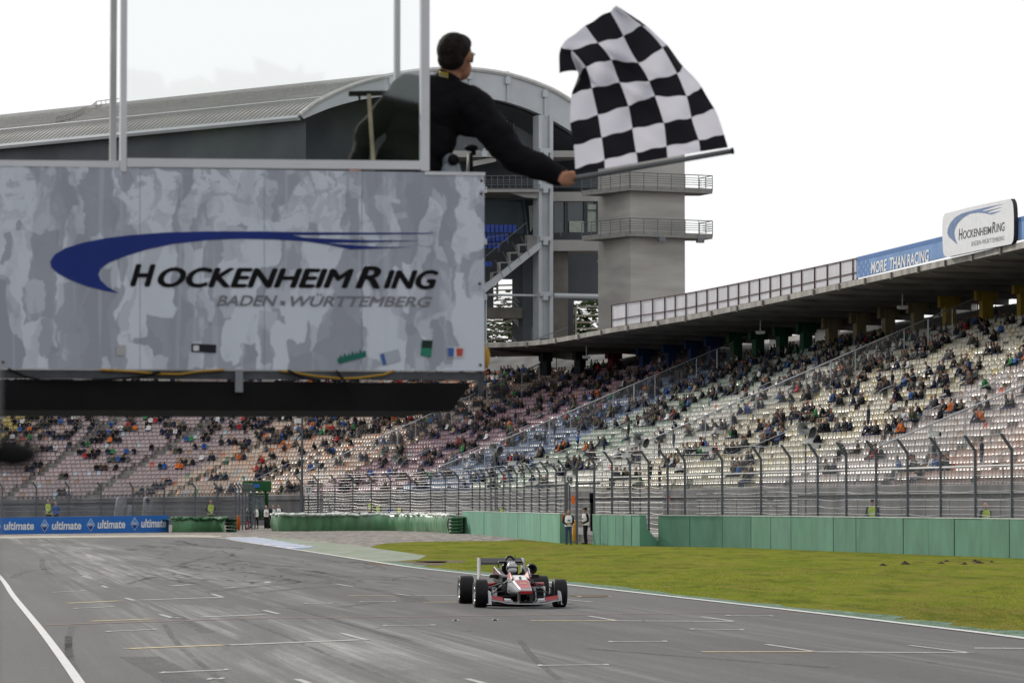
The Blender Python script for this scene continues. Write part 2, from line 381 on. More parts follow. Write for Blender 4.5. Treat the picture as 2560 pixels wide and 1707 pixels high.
GRASS = [Vector((p.x + .1, p.y, 0)) for p in EDGE[:46]] + [G(*p) for p in ((942, 1406), (987, 1403), (1046, 1398), (1066, 1388.5), (1017, 1381), (945, 1371), (925, 1366), (960, 1358), (1040, 1354), (1180, 1352), (1250, 1352), (1300, 1348))] + \
        [Vector((1.5, 190, 0)), Vector((4.6, 178, 0)), Vector((7.6, 171, 0)), Vector((11.4, 163.5, 0)), Vector((20, 131.5, 0)), Vector((24, 114, 0)), Vector((22, 48, 0))]
fb = MB(); tri_poly(fb, [Vector((p.x, p.y, .008)) for p in GRASS]); struct(fb.build('grass_field', MATS['turf']))
rb = MB(); tri_poly(rb, [Vector((*G(*p).xy, .006)) for p in ((612, 1343.5), (690, 1343), (764, 1350), (868, 1361), (950, 1371.5), (1020, 1381), (1070, 1388.5), (1048, 1399), (989, 1404), (930, 1404), (808, 1384.5), (690, 1366.5), (600, 1353))])
struct(rb.build('painted_runoff', MATS['runoff_paint']))
eb = MB(); jr = [random.uniform(.45, 1.05) for _ in EDGE]
ribbon(eb, EDGE, lambda i: .08, lambda i: jr[i] if i < 48 else .1, .013); struct(eb.build('green_verge', MATS['green_verge']))
sb_ = MB()
for px, py, rx, ry in ((1035, 1408, 95, 7), (1110, 1404, 60, 4), (1480, 1490, 50, 4)):
    sb_.poly([Vector((*G(px + rx * math.cos(a) * (1 + .25 * math.sin(3 * a + px)), py + ry * math.sin(a) * (1 + .3 * math.cos(2 * a))).xy, .011)) for a in [i * math.pi / 10 for i in range(20)]])
struct(sb_.build('bare_soil', M('soil', (.085, .06, .035), .95, var=.5, scale=1.5, bump=1, bscale=5)))
# far kerb-side paving in front of the blue boards
pb = MB(); pb.poly([Vector((*G(*p).xy, .003)) for p in ((-300, 1349), (0, 1346), (200, 1344), (430, 1342), (520, 1343), (560, 1339), (470, 1337), (0, 1340), (-300, 1343))])
struct(pb.build('pale_paving', M('pale_paving', (.33, .31, .26), .8, var=.25, scale=.4)))
# kerb of blue and white bars
kb = MB(); lf = [(560, 1343.2), (600, 1351.6), (650, 1360), (735, 1372.6)]; rt = [(643, 1342.9), (690, 1350.5), (740, 1359), (792, 1367.5)]; K = 18
def lp(l, t): i = min(int(t * 3), 2); u = t * 3 - i; return l[i][0] + (l[i + 1][0] - l[i][0]) * u, l[i][1] + (l[i + 1][1] - l[i][1]) * u
for i in range(K):
    q = [G(*lp(l, (i + d) / K)) for l, d in ((lf, 0), (rt, 0), (rt, 1), (lf, 1))]
    kb.poly([Vector((p.x, p.y, .014)) for p in q], i % 2)
struct(kb.build('kerb', [M('kerb_white', (.5, .5, .5), .6, var=.25, scale=1), M('kerb_blue', (.13, .2, .38), .6, var=.35, scale=1.5)]))
# road markings
rm = MB(); ribbon(rm, EDGE, -.11, .08, .0165, 0)
LL = smooth_line([Vector((-30.6, 195, 0)), Vector((-23.5, 150, 0))] + [G(*p) for p in ((0, 1442), (33, 1489), (95, 1565), (150, 1638), (198, 1706), (262, 1802))] + [Vector((-1.2, 14, 0))], 5); ribbon(rm, LL, -.06, .065, .0125, 0)
def mark(x0, y0, x1, y1, wd=.09, mi=1, z=.0105):
    a, b = G(x0, y0), G(x1, y1); d = (b - a).normalized(); n = Vector((-d.y, d.x, 0)) * wd / 2
    rm.poly([Vector((*(p).xy, z)) for p in (a - n, b - n, b + n, a + n)], mi)
for l in ((566, 1613, 900, 1600), (855, 1583.5, 917, 1600), (350, 1500, 555, 1493), (530, 1485, 557, 1493), (495, 1543, 660, 1536.5), (660, 1525.5, 698, 1535), (400, 1536, 432, 1545), (430, 1545, 452, 1544.5), (314, 1495, 335, 1501),
          (1540, 1552, 1605, 1552.5), (1612, 1552.5, 1840, 1554), (1471, 1540, 1540, 1551.5), (1752, 1541.5, 1840, 1554), (2040, 1630, 2430, 1632.5), (1915, 1611, 2040, 1629.5), (2273, 1613.5, 2430, 1632.5), (742, 1892, 800, 1920), (2435, 1620.5, 2700, 1622), (742, 1698, 780, 1712), (1166, 1697, 1270, 1725), (205, 1440, 230, 1446), (255, 1464, 268, 1469), (843, 1460, 882, 1466), (870, 1428, 905, 1428), (988, 1484, 1028, 1489), (1028, 1489, 1143, 1488.5), (430, 1464, 480, 1461), (1395, 1497, 1480, 1505)):
    mark(*l, .26 if abs(l[3] - l[1]) < .08 * abs(l[2] - l[0]) else .1)
for l in ((267, 1579, 392, 1573.5), (402, 1682, 570, 1675), (186, 1521, 283, 1517), (133, 1480.5, 213, 1477), (1521, 1604.5, 1668, 1603.5), (1344, 1664, 1522, 1662.5), (1814, 1539, 1933, 1540), (1442, 1491, 1532, 1490.5), (957, 1564, 1088, 1563), (898, 1504.5, 990, 1503.5), (1725, 1573, 1860, 1574.5), (560, 1430, 640, 1428), (760, 1509, 832, 1508), (1130, 1551, 1148, 1551), (1230, 1550, 1246, 1550), (665, 1454, 672, 1457), (700, 1440, 706, 1440), (560, 1470, 590, 1468), (520, 1698, 560, 1697)):
    mark(*l, .16, 1)
    mark(l[0], l[1], l[0] + 12, l[1], .4, 1, .0125); mark(l[2] - 12, l[3], l[2], l[3], .4, 1, .0125)
for l in ((317, 1622, 566, 1612.5), (170, 1508, 300, 1502), (227, 1553, 380, 1547.5), (1327, 1552, 1540, 1552), (1754, 1630, 2040, 1629.5), (1057, 1505.5, 1145, 1505), (870, 1489, 985, 1489)): mark(*l, .22, 2)
mark(104, 1563, 640, 1546, .16, 3); mark(640, 1546, 2010, 1530, .14, 3)
struct(rm.build('road_markings', [MATS['white_line'], MATS['grid_line'], MATS['yellow_line'], MATS['red_line']]))
tk = MB()
def skid(pts, wd): ribbon(tk, smooth_line([G(*p) for p in pts], 6), -wd / 2, wd / 2, .0085)
for pts, wd in (([(522, 1480), (640, 1466), (735, 1456), (700, 1444), (642, 1434)], .35), ([(626, 1483), (760, 1470), (871, 1461), (820, 1445), (762, 1432)], .4), ([(985, 1483), (1025, 1490), (1043, 1505)], .6),
                ([(348, 1641), (400, 1668), (479, 1712)], .55), ([(850, 1517), (900, 1512), (945, 1505)], .3), ([(440, 1416), (500, 1411), (455, 1418), (505, 1424)], .3), ([(690, 1423), (740, 1424), (800, 1430), (872, 1442)], .4),
                ([(335, 1372), (380, 1369), (350, 1363), (440, 1368)], .6), ([(445, 1352), (470, 1358), (520, 1366), (600, 1371)], .6), ([(380, 1356), (430, 1358), (470, 1364)], .5), ([(540, 1390), (500, 1398), (450, 1413), (505, 1423)], .35),
                ([(555, 1411), (600, 1402), (660, 1410), (750, 1418)], .4), ([(700, 1420), (730, 1432), (770, 1440)], .5), ([(30, 1445), (60, 1430), (130, 1420)], .25), ([(105, 1395), (108, 1420), (128, 1437)], .2), ([(170, 1590), (172, 1640), (190, 1680)], .12),
                ([(180, 1565), (172, 1600), (175, 1650)], .12), ([(440, 1540), (470, 1556), (520, 1580)], .25), ([(670, 1515), (720, 1520), (800, 1540), (900, 1568), (1020, 1600)], .14), ([(590, 1543), (700, 1585), (830, 1640), (1000, 1707)], .1), ([(410, 1560), (450, 1615), (560, 1707)], .1),
                ([(1460, 1620), (1700, 1640), (2100, 1670)], .2), ([(1300, 1600), (1330, 1640), (1400, 1700)], .1), ([(320, 1460), (350, 1450), (395, 1442)], .2), ([(905, 1470), (960, 1478)], .3)): skid(pts, wd)
for _ in range(70):
    x = random.uniform(300, 1010); y = random.uniform(1349, 1452); l = random.uniform(40, 190)
    if x + l > 560 + (y - 1342) * 6.3: continue
    s1, s2 = random.uniform(-9, 9), random.uniform(-9, 9); skid([(x, y), (x + l * .35, y + s1 * .6), (x + l * .7, y + s2 * .6 + 3), (x + l, y + s1 * .3 + 5), (x + l * random.uniform(.75, 1.1), y + 9)], random.uniform(.08, .22))
for _ in range(46):
    x = random.uniform(250, 1000); y = random.choice((random.uniform(1352, 1380), random.uniform(1380, 1470))); l = random.uniform(20, 70)
    if x > 520 + (y - 1342) * 6.5: continue
    skid([(x, y), (x + l * .5, y + random.uniform(-2, 4)), (x + l, y + random.uniform(-1, 7))], random.uniform(.15, .35))
for px, py in ((1160, 1707 - 130), (340, 1470), (330, 1505), (430, 1558), (525, 1497), (650, 1548), (240, 1461), (2310, 1656), (930, 1570), (490, 1540), (475, 1470), (640, 1530)):
    skid([(px, py), (px + 14, py + .6), (px + 26, py + .4)], .2)
struct(tk.build('skid_marks', MATS['rubber_mark']))
# grass blades that break up the turf
def grass_blades(n=60000):
    poly = np.array([(p.x, p.y) for p in GRASS]); D = np.exp(rng.uniform(math.log(46), math.log(150), n * 3)); u = rng.uniform(-.16, .2, n * 3); X = D * u
    ins = np.zeros(len(D), bool); j = len(poly) - 1
    for i in range(len(poly)):
        c = ((poly[i, 1] > D) != (poly[j, 1] > D)) & (X < (poly[j, 0] - poly[i, 0]) * (D - poly[i, 1]) / (poly[j, 1] - poly[i, 1] + 1e-9) + poly[i, 0]); ins ^= c; j = i
    ins &= rng.uniform(0, 1, len(D)) < np.clip((150 - D) / 85, 0, 1) ** 1.5; X, D = X[ins][:n], D[ins][:n]; n = len(X)
    cl = np.sin(X * 1.7 + np.sin(D * .4) * 2) * np.sin(D * .6 + X * .4) + np.sin(X * .5 - D * .15)
    h = rng.uniform(.01, .026, n) * (1 + .35 * cl); wd = .006 * D / 55; a = rng.uniform(0, math.pi, n); lx, ly = rng.normal(0, .025, n), rng.normal(0, .025, n)
    V = np.empty((n, 3, 3)); V[:, 0] = np.stack([X - np.cos(a) * wd, D - np.sin(a) * wd, np.full(n, .006)], 1); V[:, 1] = np.stack([X + np.cos(a) * wd, D + np.sin(a) * wd, np.full(n, .006)], 1)
    V[:, 2] = np.stack([X + lx, D + ly, h + .006], 1)
    g = rng.uniform(0, 1, n) * .6 + .4 * (cl > .3); c = np.array([(.11, .145, .022)]) * (1 - g[:, None]) + np.array([(.165, .175, .03)]) * g[:, None]
    me = np_mesh('grass', V.reshape(-1, 3), np.arange(3 * n).reshape(-1, 3), M('grass_blade', attr=True, rough=1., var=.1, translucent=.35, spec=.0), np.repeat(c, 3, 0))
    tag(link('grass', me), 'short green and yellowish grass growing beside the track', 'grass', kind='stuff')
grass_blades()
# raised service road between the barriers and the stand
srv = MB(); SR = [Vector((21.6, 120, .4)), Vector((21.3, 131, .4)), Vector((12.6, 163, .4)), Vector((8.2, 171, .4)), Vector((4.9, 180, .4)), Vector((3.6, 190, .4)), Vector((-1.6, 246, .4)), Vector((-8, 274, .4)), Vector((-17, 277, .4)), Vector((-17.2, 304, .4)), Vector((-5, 296, .4)), Vector((6.3, 243, .4)), Vector((19.8, 186, .4)), Vector((29, 148, .4)), Vector((35, 120, .4))]
tri_poly(srv, SR); o_ = len(srv.v) - len(SR)
for a, b in zip(SR, SR[1:]): srv.poly([a, b, Vector((b.x, b.y, -.1)), Vector((a.x, a.y, -.1))])
struct(srv.build('service_road', M('service_paving', (.16, .155, .15), .85, var=.25, scale=.5)))

# ================================================================== BARRIERS
GREEN = M('barrier_paint', attr=True, rough=.65, spec=.25, var=.17, scale=1.4, stretch=(1, 1, .4), detail=7)
CAPM = M('barrier_cap', (.5, .55, .52), .7, var=.2)
def barrier(name, label, path, H, step, group=None, flare=.9, tone=1.):
    """painted concrete wall made of upright panels; path runs so that the track lies on its left"""
    t = thing(name, label, 'barrier wall', path[0], 0, group); pts = resample(path, step)
    if (pts[-1] - Vector(path[-1])).length > .4: pts.append(Vector(path[-1]))
    mb = MB()
    for a, b in zip(pts, pts[1:]):
        d = (b - a).normalized(); n = Vector((-d.y, d.x, 0)); j = random.uniform(-.012, .012); g = d * .03
        prof = [(j, -.05), (j, H + j * .5), (.34, H + j * .5), (.42, H * .55), (flare, -.05)]
        r0 = [a + g + n * u + Vector((0, 0, z)) for u, z in prof]; r1 = [b - g + n * u + Vector((0, 0, z)) for u, z in prof]
        k = random.uniform(.9, 1.1) * tone; col = (.08 * k, .2 * k * random.uniform(.97, 1.03), .14 * k)
        mb.add(r0 + r1, [(0, 1, 6, 5), (1, 2, 7, 6), (2, 3, 8, 7), (3, 4, 9, 8), (4, 3, 2, 1, 0), (5, 6, 7, 8, 9)], 0, col)
    mb.build('panels', GREEN, t)
    cb = MB(); cb.keep = 0
    for a, b in zip(pts, pts[1:]):
        d = (b - a).normalized(); n = Vector((-d.y, d.x, 0)); cb.box((a + b) / 2 + n * .17 + Vector((0, 0, H + .018)), (.38, (b - a).length - .03, .03), Mx=Matrix((n, d, Vector((0, 0, 1)))).transposed())
    cb.build('coping', CAPM, t); return t
W3 = [Vector((7.15, 167.6, 0)), Vector((10.97, 161.4, 0)), Vector((19.5, 129.8, 0)), Vector((23.4, 112, 0))]
barrier('barrier_wall', 'long green painted barrier wall of wide panels beside the molehills', W3, 1.5, 2.75)
W2 = [Vector((4.1, 174, 0)), Vector((6.3, 167.3, 0))]
barrier('barrier_wall', 'short green barrier wall standing alone between two gaps', W2, 1.52, 1.15, tone=1.25, flare=1.25)  # tone makes the green paler for its angle to the light
W1 = [G(1156, 1332), G(1300, 1345.5), G(1399, 1358)]
barrier('barrier_wall', 'green barrier wall with an orange end marker, joined to the tyre barrier', W1, 1.55, 5.2, tone=1.3)  # green raised here too, for how light meets this face
ob = MB(); e = G(1401, 1359) + Vector((.25, -.1, 0)); ob.box(e + Vector((0, 0, 1.32)), (.36, .06, .42)); tag(ob.build('end_marker', M('orange_paint', (.6, .13, .03), .5)), 'orange square marker on the end of the green barrier wall', 'marker')

# tyre barriers wrapped in green belting
BELT = M('belting', (.1, .235, .12), .38, var=.3, scale=.8, stretch=(1.6, 1.6, .3), bump=.3, bscale=6, spec=.6)
TYREG = M('green_tyre', (.045, .12, .06), .6, var=.25)
TYREW = M('pale_tyre', (.62, .66, .62), .45, var=.3, scale=3)
def ring_mesh(R_, r_, nu=14, nv=7):
    mb = MB(); rows = []
    for i in range(nu):
        a = 2 * math.pi * i / nu; rows.append([((R_ + r_ * math.cos(2 * math.pi * j / nv)) * math.cos(a), (R_ + r_ * math.cos(2 * math.pi * j / nv)) * math.sin(a), r_ * math.sin(2 * math.pi * j / nv)) for j in range(nv)])
    rows.append(rows[0]); mb.grid(rows, 0, True); return mb
def tyre_barrier(label, px, H, ntops, white, amp, seed):
    pth = resample(smooth_line([G(*p) for p in px], 8), .14); t = thing('tyre_barrier', label, 'tyre barrier', pth[0]); rr = np.random.default_rng(seed); n = len(pth)
    f1 = np.interp(np.arange(n), np.arange(0, n, 4), rr.normal(0, 1, len(np.arange(0, n, 4)))); f2 = np.interp(np.arange(n), np.arange(0, n, 9), rr.normal(0, 1, len(np.arange(0, n, 9))))
    rows = []
    for k in range(9):
        h = k / 8; row = []
        for i, p in enumerate(pth):
            d = (pth[min(i + 1, n - 1)] - pth[max(i - 1, 0)]).normalized(); nn = Vector((d.y, -d.x, 0))
            if nn.y > 0: nn = -nn
            off = amp * (f1[i] * (.5 + .6 * math.sin(h * 3.1)) + f2[i]) - .1 * (2 * h - 1) ** 2
            row.append(p + nn * off + Vector((0, 0, h * (H + .03 * f2[i]))))
        rows.append(row)
    top = []
    for i, p in enumerate(pth):
        d = (pth[min(i + 1, n - 1)] - pth[max(i - 1, 0)]).normalized(); nn = Vector((d.y, -d.x, 0))
        if nn.y > 0: nn = -nn
        top.append(p - nn * 1.2 + Vector((0, 0, H * .97)))
    mb = MB(); mb.grid(rows + [top], 0); mb.build('belt_cover', BELT, t, smooth=True)
    me = None; dd = (pth[-1] - pth[0])
    for k in range(ntops):
        p = cr(pth, (k + .5) / ntops * (n - 1)); nn = Vector((-dd.y, dd.x, 0)).normalized(); nn = nn if nn.y > 0 else -nn
        if me is None: to = ring_mesh(.24, .1).build('tyre', TYREW if white else TYREG, None, True); me = to.data; bpy.data.objects.remove(to)
        o = link('tyre', me, t); o.location = p + nn * random.uniform(.18, .5) + Vector((0, 0, H + random.uniform(-.02, .06))); o.rotation_euler = (random.uniform(-.2, .2), random.uniform(-.2, .2), 0)
    return t
tyre_barrier('long crumpled green tyre barrier topped with pale tyres beyond the gravel', [(677, 1327), (700, 1327.8), (760, 1327), (850, 1326), (960, 1326), (1060, 1328.5), (1100, 1331), (1122, 1333)], 1.24, 64, True, .06, 3)
tyre_barrier('low green tyre barrier beside the end of the blue advertising boards', [(432, 1330.4), (480, 1330), (540, 1329.5), (562, 1330.5)], .98, 24, False, .025, 5)
def tyre_stack(label, px, py, n, r):
    c = G(px, py); c.y += r; t = thing('tyre_stack', label, 'tyre stack', c, group='green tyre stacks'); me = None
    for k in range(n):
        if me is None: o = ring_mesh(r * .72, r * .34).build('tyre', TYREG, t, True, world=False); me = o.data
        else: o = link('tyre', me, t, False)
        o.scale = (1, 1, .75); o.location = (random.uniform(-.03, .03), random.uniform(-.03, .03), .12 + k * .235)
tyre_stack('dark green stack of five tyres where the tyre barrier meets the wall', 1140, 1333.5, 5, .48)
tyre_stack('dark green stack of tyres between the low tyre barrier and the furled flags', 577, 1330, 4, .42)

# ================================================================== FENCES
POST = M('fence_post', (.09, .1, .115), .5, .3, var=.2); WIRE = M('wire', (.24, .245, .26), .4, .2, var=.25)
VEIL = M('chain_link', (.2, .215, .24), .6, .2, alpha=.2)
def fence(label, path, step, zb, zt, tip, zs, r, veil=False, wd=.11):
    t = thing('debris_fence', label, 'fence', path[0]); pts = resample(path, step); tip = Vector(tip); pm = None
    for p in pts:
        if pm is None:
            mb = MB(); mb.bar((0, 0, 0), (0, 0, zt - zb), wd, wd); mb.bar((0, 0, zt - zb - .03), tip + Vector((0, 0, zt - zb)), wd * 1.05, wd * 1.05, up=(0, 1, 0)); o = mb.build('post', POST, t, world=False); pm = o.data
        else: o = link('post', pm, t, False)
        o.location = Vector((p.x, p.y, zb)) - Vector(t.location); o.rotation_euler = (0, 0, random.uniform(-.05, .05))
    cb = MB()
    for z in zs:
        line = []
        for a, b in zip(pts, pts[1:]):
            sg = random.uniform(.0, .07); rise = random.uniform(-.05, .05); up = max(0, z - zt)
            f = lambda q: Vector((q.x, q.y, z)) if z <= zt else Vector((q.x, q.y, zt)) + tip * min(1, up / tip.z)
            for k in range(4): line.append(f(a).lerp(f(b), k / 4) + Vector((0, -.07, -sg * 4 * (k / 4) * (1 - k / 4) + rise * math.sin(math.pi * k / 4))))
        if len(line) > 1: cb.pipe(line, r, 4)
    cb.build('cables', WIRE, t)
    if veil:
        vb = MB(); vb.grid([[Vector((p.x, p.y + .06, z)) for p in pts] for z in (zb, zt)] + [[Vector((p.x, p.y + .06, zt)) + tip for p in pts]]); vb.build('chain_link', VEIL, t)
    return t
zz = lambda a, b, n: [a + (b - a) * i / (n - 1) for i in range(n)]
FR = [Vector((8.6, 170, .4)), Vector((12.3, 162.6, .4)), Vector((20.9, 130.5, .4)), Vector((24.6, 113, .4))]
fence('tall grey debris fence with bent posts behind the long green wall', FR, 3.7, .4, 4.25, (-.45, -.1, .62), zz(.7, 4.85, 14), .009, True)
FM = [Vector((4.3, 178.5, .4)), Vector((7.9, 170.6, .4))]
fence('short debris fence with bent posts behind the free standing green wall', FM, 2.1, .4, 4.2, (-.45, -.1, .62), zz(.6, 4.8, 17), .012)
FL = [Vector((2.9, 186, .4)), Vector((-2.6, 244.5, .4)), Vector((-5.8, 258, .4)), Vector((-18.3, 290, .4))]
fence('long debris fence strung with pale cables behind the tyre barrier', FL, 4.6, .4, 3.95, (-.45, -.1, .58), zz(.6, 4.5, 19), .015)
FB = [Vector((-47, 246, 0)), Vector((-36, 251, 0)), Vector((-24, 259, 0)), Vector((-21.3, 263, 0)), Vector((-21, 280, 0))]
fence('grey debris fence with bent posts behind the blue advertising boards', FB, 2.65, 0, 3.3, (-.28, -.1, .4), zz(.8, 3.7, 9), .012, True)
# pipe railings along the service road
def railing(label, path, step, z0, z1, zs, r, pr, name='pipe_railing', mat=None):
    t = thing(name, label, 'railing', path[0]); mat = mat or M('galvanised', (.13, .135, .145), .6, .3); pts = resample(path, step); mb = MB()
    for z in zs: mb.pipe([Vector((p.x, p.y, z)) for p in pts], r, 6)
    mb.build('rails', mat, t); me = None
    for p in pts[:100]:
        if me is None: q = MB(); q.tube((0, 0, 0), (0, 0, z1 - z0), pr, n=6); o = q.build('post', mat, t, world=False); me = o.data
        else: o = link('post', me, t, False)
        o.location = Vector((p.x, p.y, z0)) - Vector(t.location)
    return t
railing('thin steel pipe railing on the service road under the pale seats', [Vector((17.4, 183, .4)), Vector((22.6, 161, .4)), Vector((30, 128, .4))], 3.4, .4, 2.6, (.9, 1.35, 1.8, 2.25, 2.6), .022, .028)
railing('steel pipe railing below the pink and blue seats', [Vector((-17.8, 296, .4)), Vector((-5.5, 284, .4)), Vector((4.7, 243, .4)), Vector((16.4, 188, .4))], 4.2, .4, 2.7, (.9, 1.3, 1.7, 2.1, 2.5), .03, .03)
railing('low steel railing behind the blue advertising boards', [Vector((-50, 262, 0)), Vector((-23, 268, 0))], 2.2, 0, 1.8, (1.3, 1.8), .03, .03)

# blue advertising boards
BLUE = M('board_blue', (.028, .15, .5), .5, var=.06, scale=.3); LET = M('lettering_white', (.72, .74, .76), .5, var=.03)
b0, b1 = G(-230, 1337.5), G(422, 1330); bpl = plane2(b0, b1); bt = thing('advertising_board', 'long blue advertising board lettered ultimate beside the far track edge', 'advertising board', b1)
mb = MB(); nb = bpl[1]; mb.prism([onp(-230, 1337.5, bpl), onp(422, 1330, bpl), onp(422, 1287.5, bpl), onp(-230, 1297, bpl)], -nb * .12); mb.build('board', BLUE, bt)
lp_ = (bpl[0] + nb * .012, nb); lp2 = (bpl[0] + nb * .018, nb)
for x0, x1, yt, yb in ((-105, -30, 1305, 1327.5), (9.5, 85, 1303.2, 1324), (129.5, 203, 1302, 1323.5), (244, 313, 1298.8, 1320.5), (353, 415.5, 1296.5, 1318)):
    vs, fs = text_geo('ultimate', .12, .03); lb = MB(); text_on(lb, 'ultimate', (x0, yt + .3, yb + .3, x1, yt - .3, yb - .3), lp_, .12, .03); lb.build('lettering', LET, bt)
for k, (x, y) in enumerate(((111.7, 1313.5), (226.8, 1311.2), (336.8, 1308.8), (-8, 1315))):
    db = MB(); hw, hh = 10.5, 16.5
    for s, mi in ((1., 1), (.9, 0)):
        pl_ = lp_ if s == 1 else lp2; db.poly([onp(x - hw * s, y, pl_), onp(x, y + hh * s, pl_), onp(x + hw * s, y, pl_), onp(x, y - hh * s, pl_)], mi)
    pl3 = (bpl[0] + nb * .022, nb); db.poly([onp(x - hw * .86, y, pl3), onp(x, y - hh * .86, pl3), onp(x + hw * .86, y, pl3)], 2)
    text_on(db, 'ARAL', (x - 7.6, y - 4.2, y + 3.2, x + 7.6, y - 4.2, y + 3.2), (bpl[0] + nb * .028, nb), .0, .01, 1)
    db.build('emblem', [M('emblem_blue', (.012, .06, .27), .5), LET, M('emblem_pale_blue', (.1, .3, .65), .5)], bt)

# molehills in the turf
SOIL = M('molehill_soil', (.05, .035, .024), .95, var=.5, scale=14, bump=1, bscale=25)
for (px, py, wpx, hpx), lab in zip(((2207, 1414, 25, 6), (2263, 1411, 30, 8), (2353, 1409, 24, 6), (2366, 1404, 20, 5), (2411, 1411, 22, 6), (2447, 1408, 30, 7), (2437, 1404, 22, 6), (2479, 1405, 18, 4)),
        ('dark molehill at the end of the row nearest the race car', 'broad dark molehill second from the race car end of the row', 'dark molehill with a smaller one just behind it', 'small molehill close behind another in the middle of the row', 'round molehill alone between two pairs', 'wide flat molehill in front of another', 'molehill half hidden behind a wide flat one', 'smallest molehill, last of the row under the green wall')):
    c = G(px, py); s = proj(c)[2]; mb = MB(); rw = wpx / s / 2; hh = hpx / s * 1.2; rr = random.Random(px); rows = []
    for i in range(6):
        a = i / 5; rows.append([Vector((c.x, c.y, -.02)) + Vector((rw * (1 - a ** 1.6) * math.cos(t) * (1 + rr.uniform(-.2, .2)), rw * .8 * (1 - a ** 1.6) * math.sin(t) * (1 + rr.uniform(-.2, .2)), hh * a * (1 + rr.uniform(-.25, .25)))) for t in [2 * math.pi * j / 14 for j in range(14)]])
    mb.loft(rows); tag(mb.build('molehill', SOIL, None, True), lab, 'molehill', 'molehills in the grass')
# ================================================================== GRANDSTAND
FRONT = [(37, 118), (30, 145), (24.9, 165.7), (20, 186.3), (6.45, 243.8), (-6.1, 294), (-19.5, 322), (-34.4, 341), (-52.2, 348), (-74, 351)]
BACK = [(67, 125), (59.5, 152), (54, 172.5), (49.3, 193), (34.7, 254.7), (22, 304.8), (6.1, 337.8), (-14, 363), (-38.7, 375), (-66, 380)]
ZF = [3.0, 3.0, 2.97, 2.95, 2.93, 3.05, 2.85, 2.66, 2.4, 2.3]; ZB = 15.2; NR = 30
FRONT = [Vector((x, y, z)) for (x, y), z in zip(FRONT, ZF)]; BACK = [Vector((x, y, ZB)) for x, y in BACK]
def tier(s, u):
    """plan position and height; u = 0 at the front edge, 1 at the back"""
    return cr(FRONT, s).lerp(cr(BACK, s), u)
def tread(s, k, a):
    """point on row k's tread, a = 0 front edge .. 1 back edge; each tread is level"""
    p = tier(s, (k + a) / NR); p.z = tier(s, k / NR).z; return p
stand = thing('grandstand', 'long curved concrete grandstand with coloured seats, cantilever roof and painted columns', 'grandstand', (10, 243, 0))
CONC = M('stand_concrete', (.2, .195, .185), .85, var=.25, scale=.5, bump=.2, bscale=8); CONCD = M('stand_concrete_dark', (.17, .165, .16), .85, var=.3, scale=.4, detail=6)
S0, S1, DS = .15, 8.9, 1 / 12
ss = [S0 + (S1 - S0) * i / 105 for i in range(106)]
mb = MB(); mb.keep = 1
rows = []
for k in range(NR):
    rows.append([tread(s, k, 0) for s in ss]); rows.append([tread(s, k, 1) for s in ss])
for i in range(len(rows) - 1): mb.grid([rows[i], rows[i + 1]], 0)
mb.grid([rows[-1], [p + Vector((0, 0, .0)) for p in [tier(s, 1.18) for s in ss]]], 0)
mb.build('terrace', CONC, stand)
mb = MB(); fr = [tread(s, 0, 0) for s in ss]; mb.grid([[Vector((p.x, p.y, -.1)) for p in fr], [p + Vector((0, 0, .0)) for p in fr]], 0)
mb.grid([[p + Vector((0, 0, -.3)) + (tier(s, -.006) - tier(s, 0)) for p, s in zip(fr, ss)], [p + Vector((0, 0, .12)) + (tier(s, -.006) - tier(s, 0)) for p, s in zip(fr, ss)]], 0)
mb.grid([[p + Vector((0, 0, .12)) + (tier(s, -.006) - tier(s, 0)) for p, s in zip(fr, ss)], [p + Vector((0, 0, .12)) for p in fr]], 0)
mb.build('front_wall', M('front_wall_concrete', (.115, .115, .118), .85, var=.4, scale=.5, stretch=(1, 1, .25), detail=6), stand)
AISLES = [.9, 1.45, 2.0, 2.5, 3.0, 3.35, 3.68, 4.0, 4.33, 4.66, 5.0, 5.35, 5.68, 6.0, 6.5, 7.0, 7.5, 7.97, 8.5]
SCREENS = [3.0, 4.0, 5.0, 6.0]
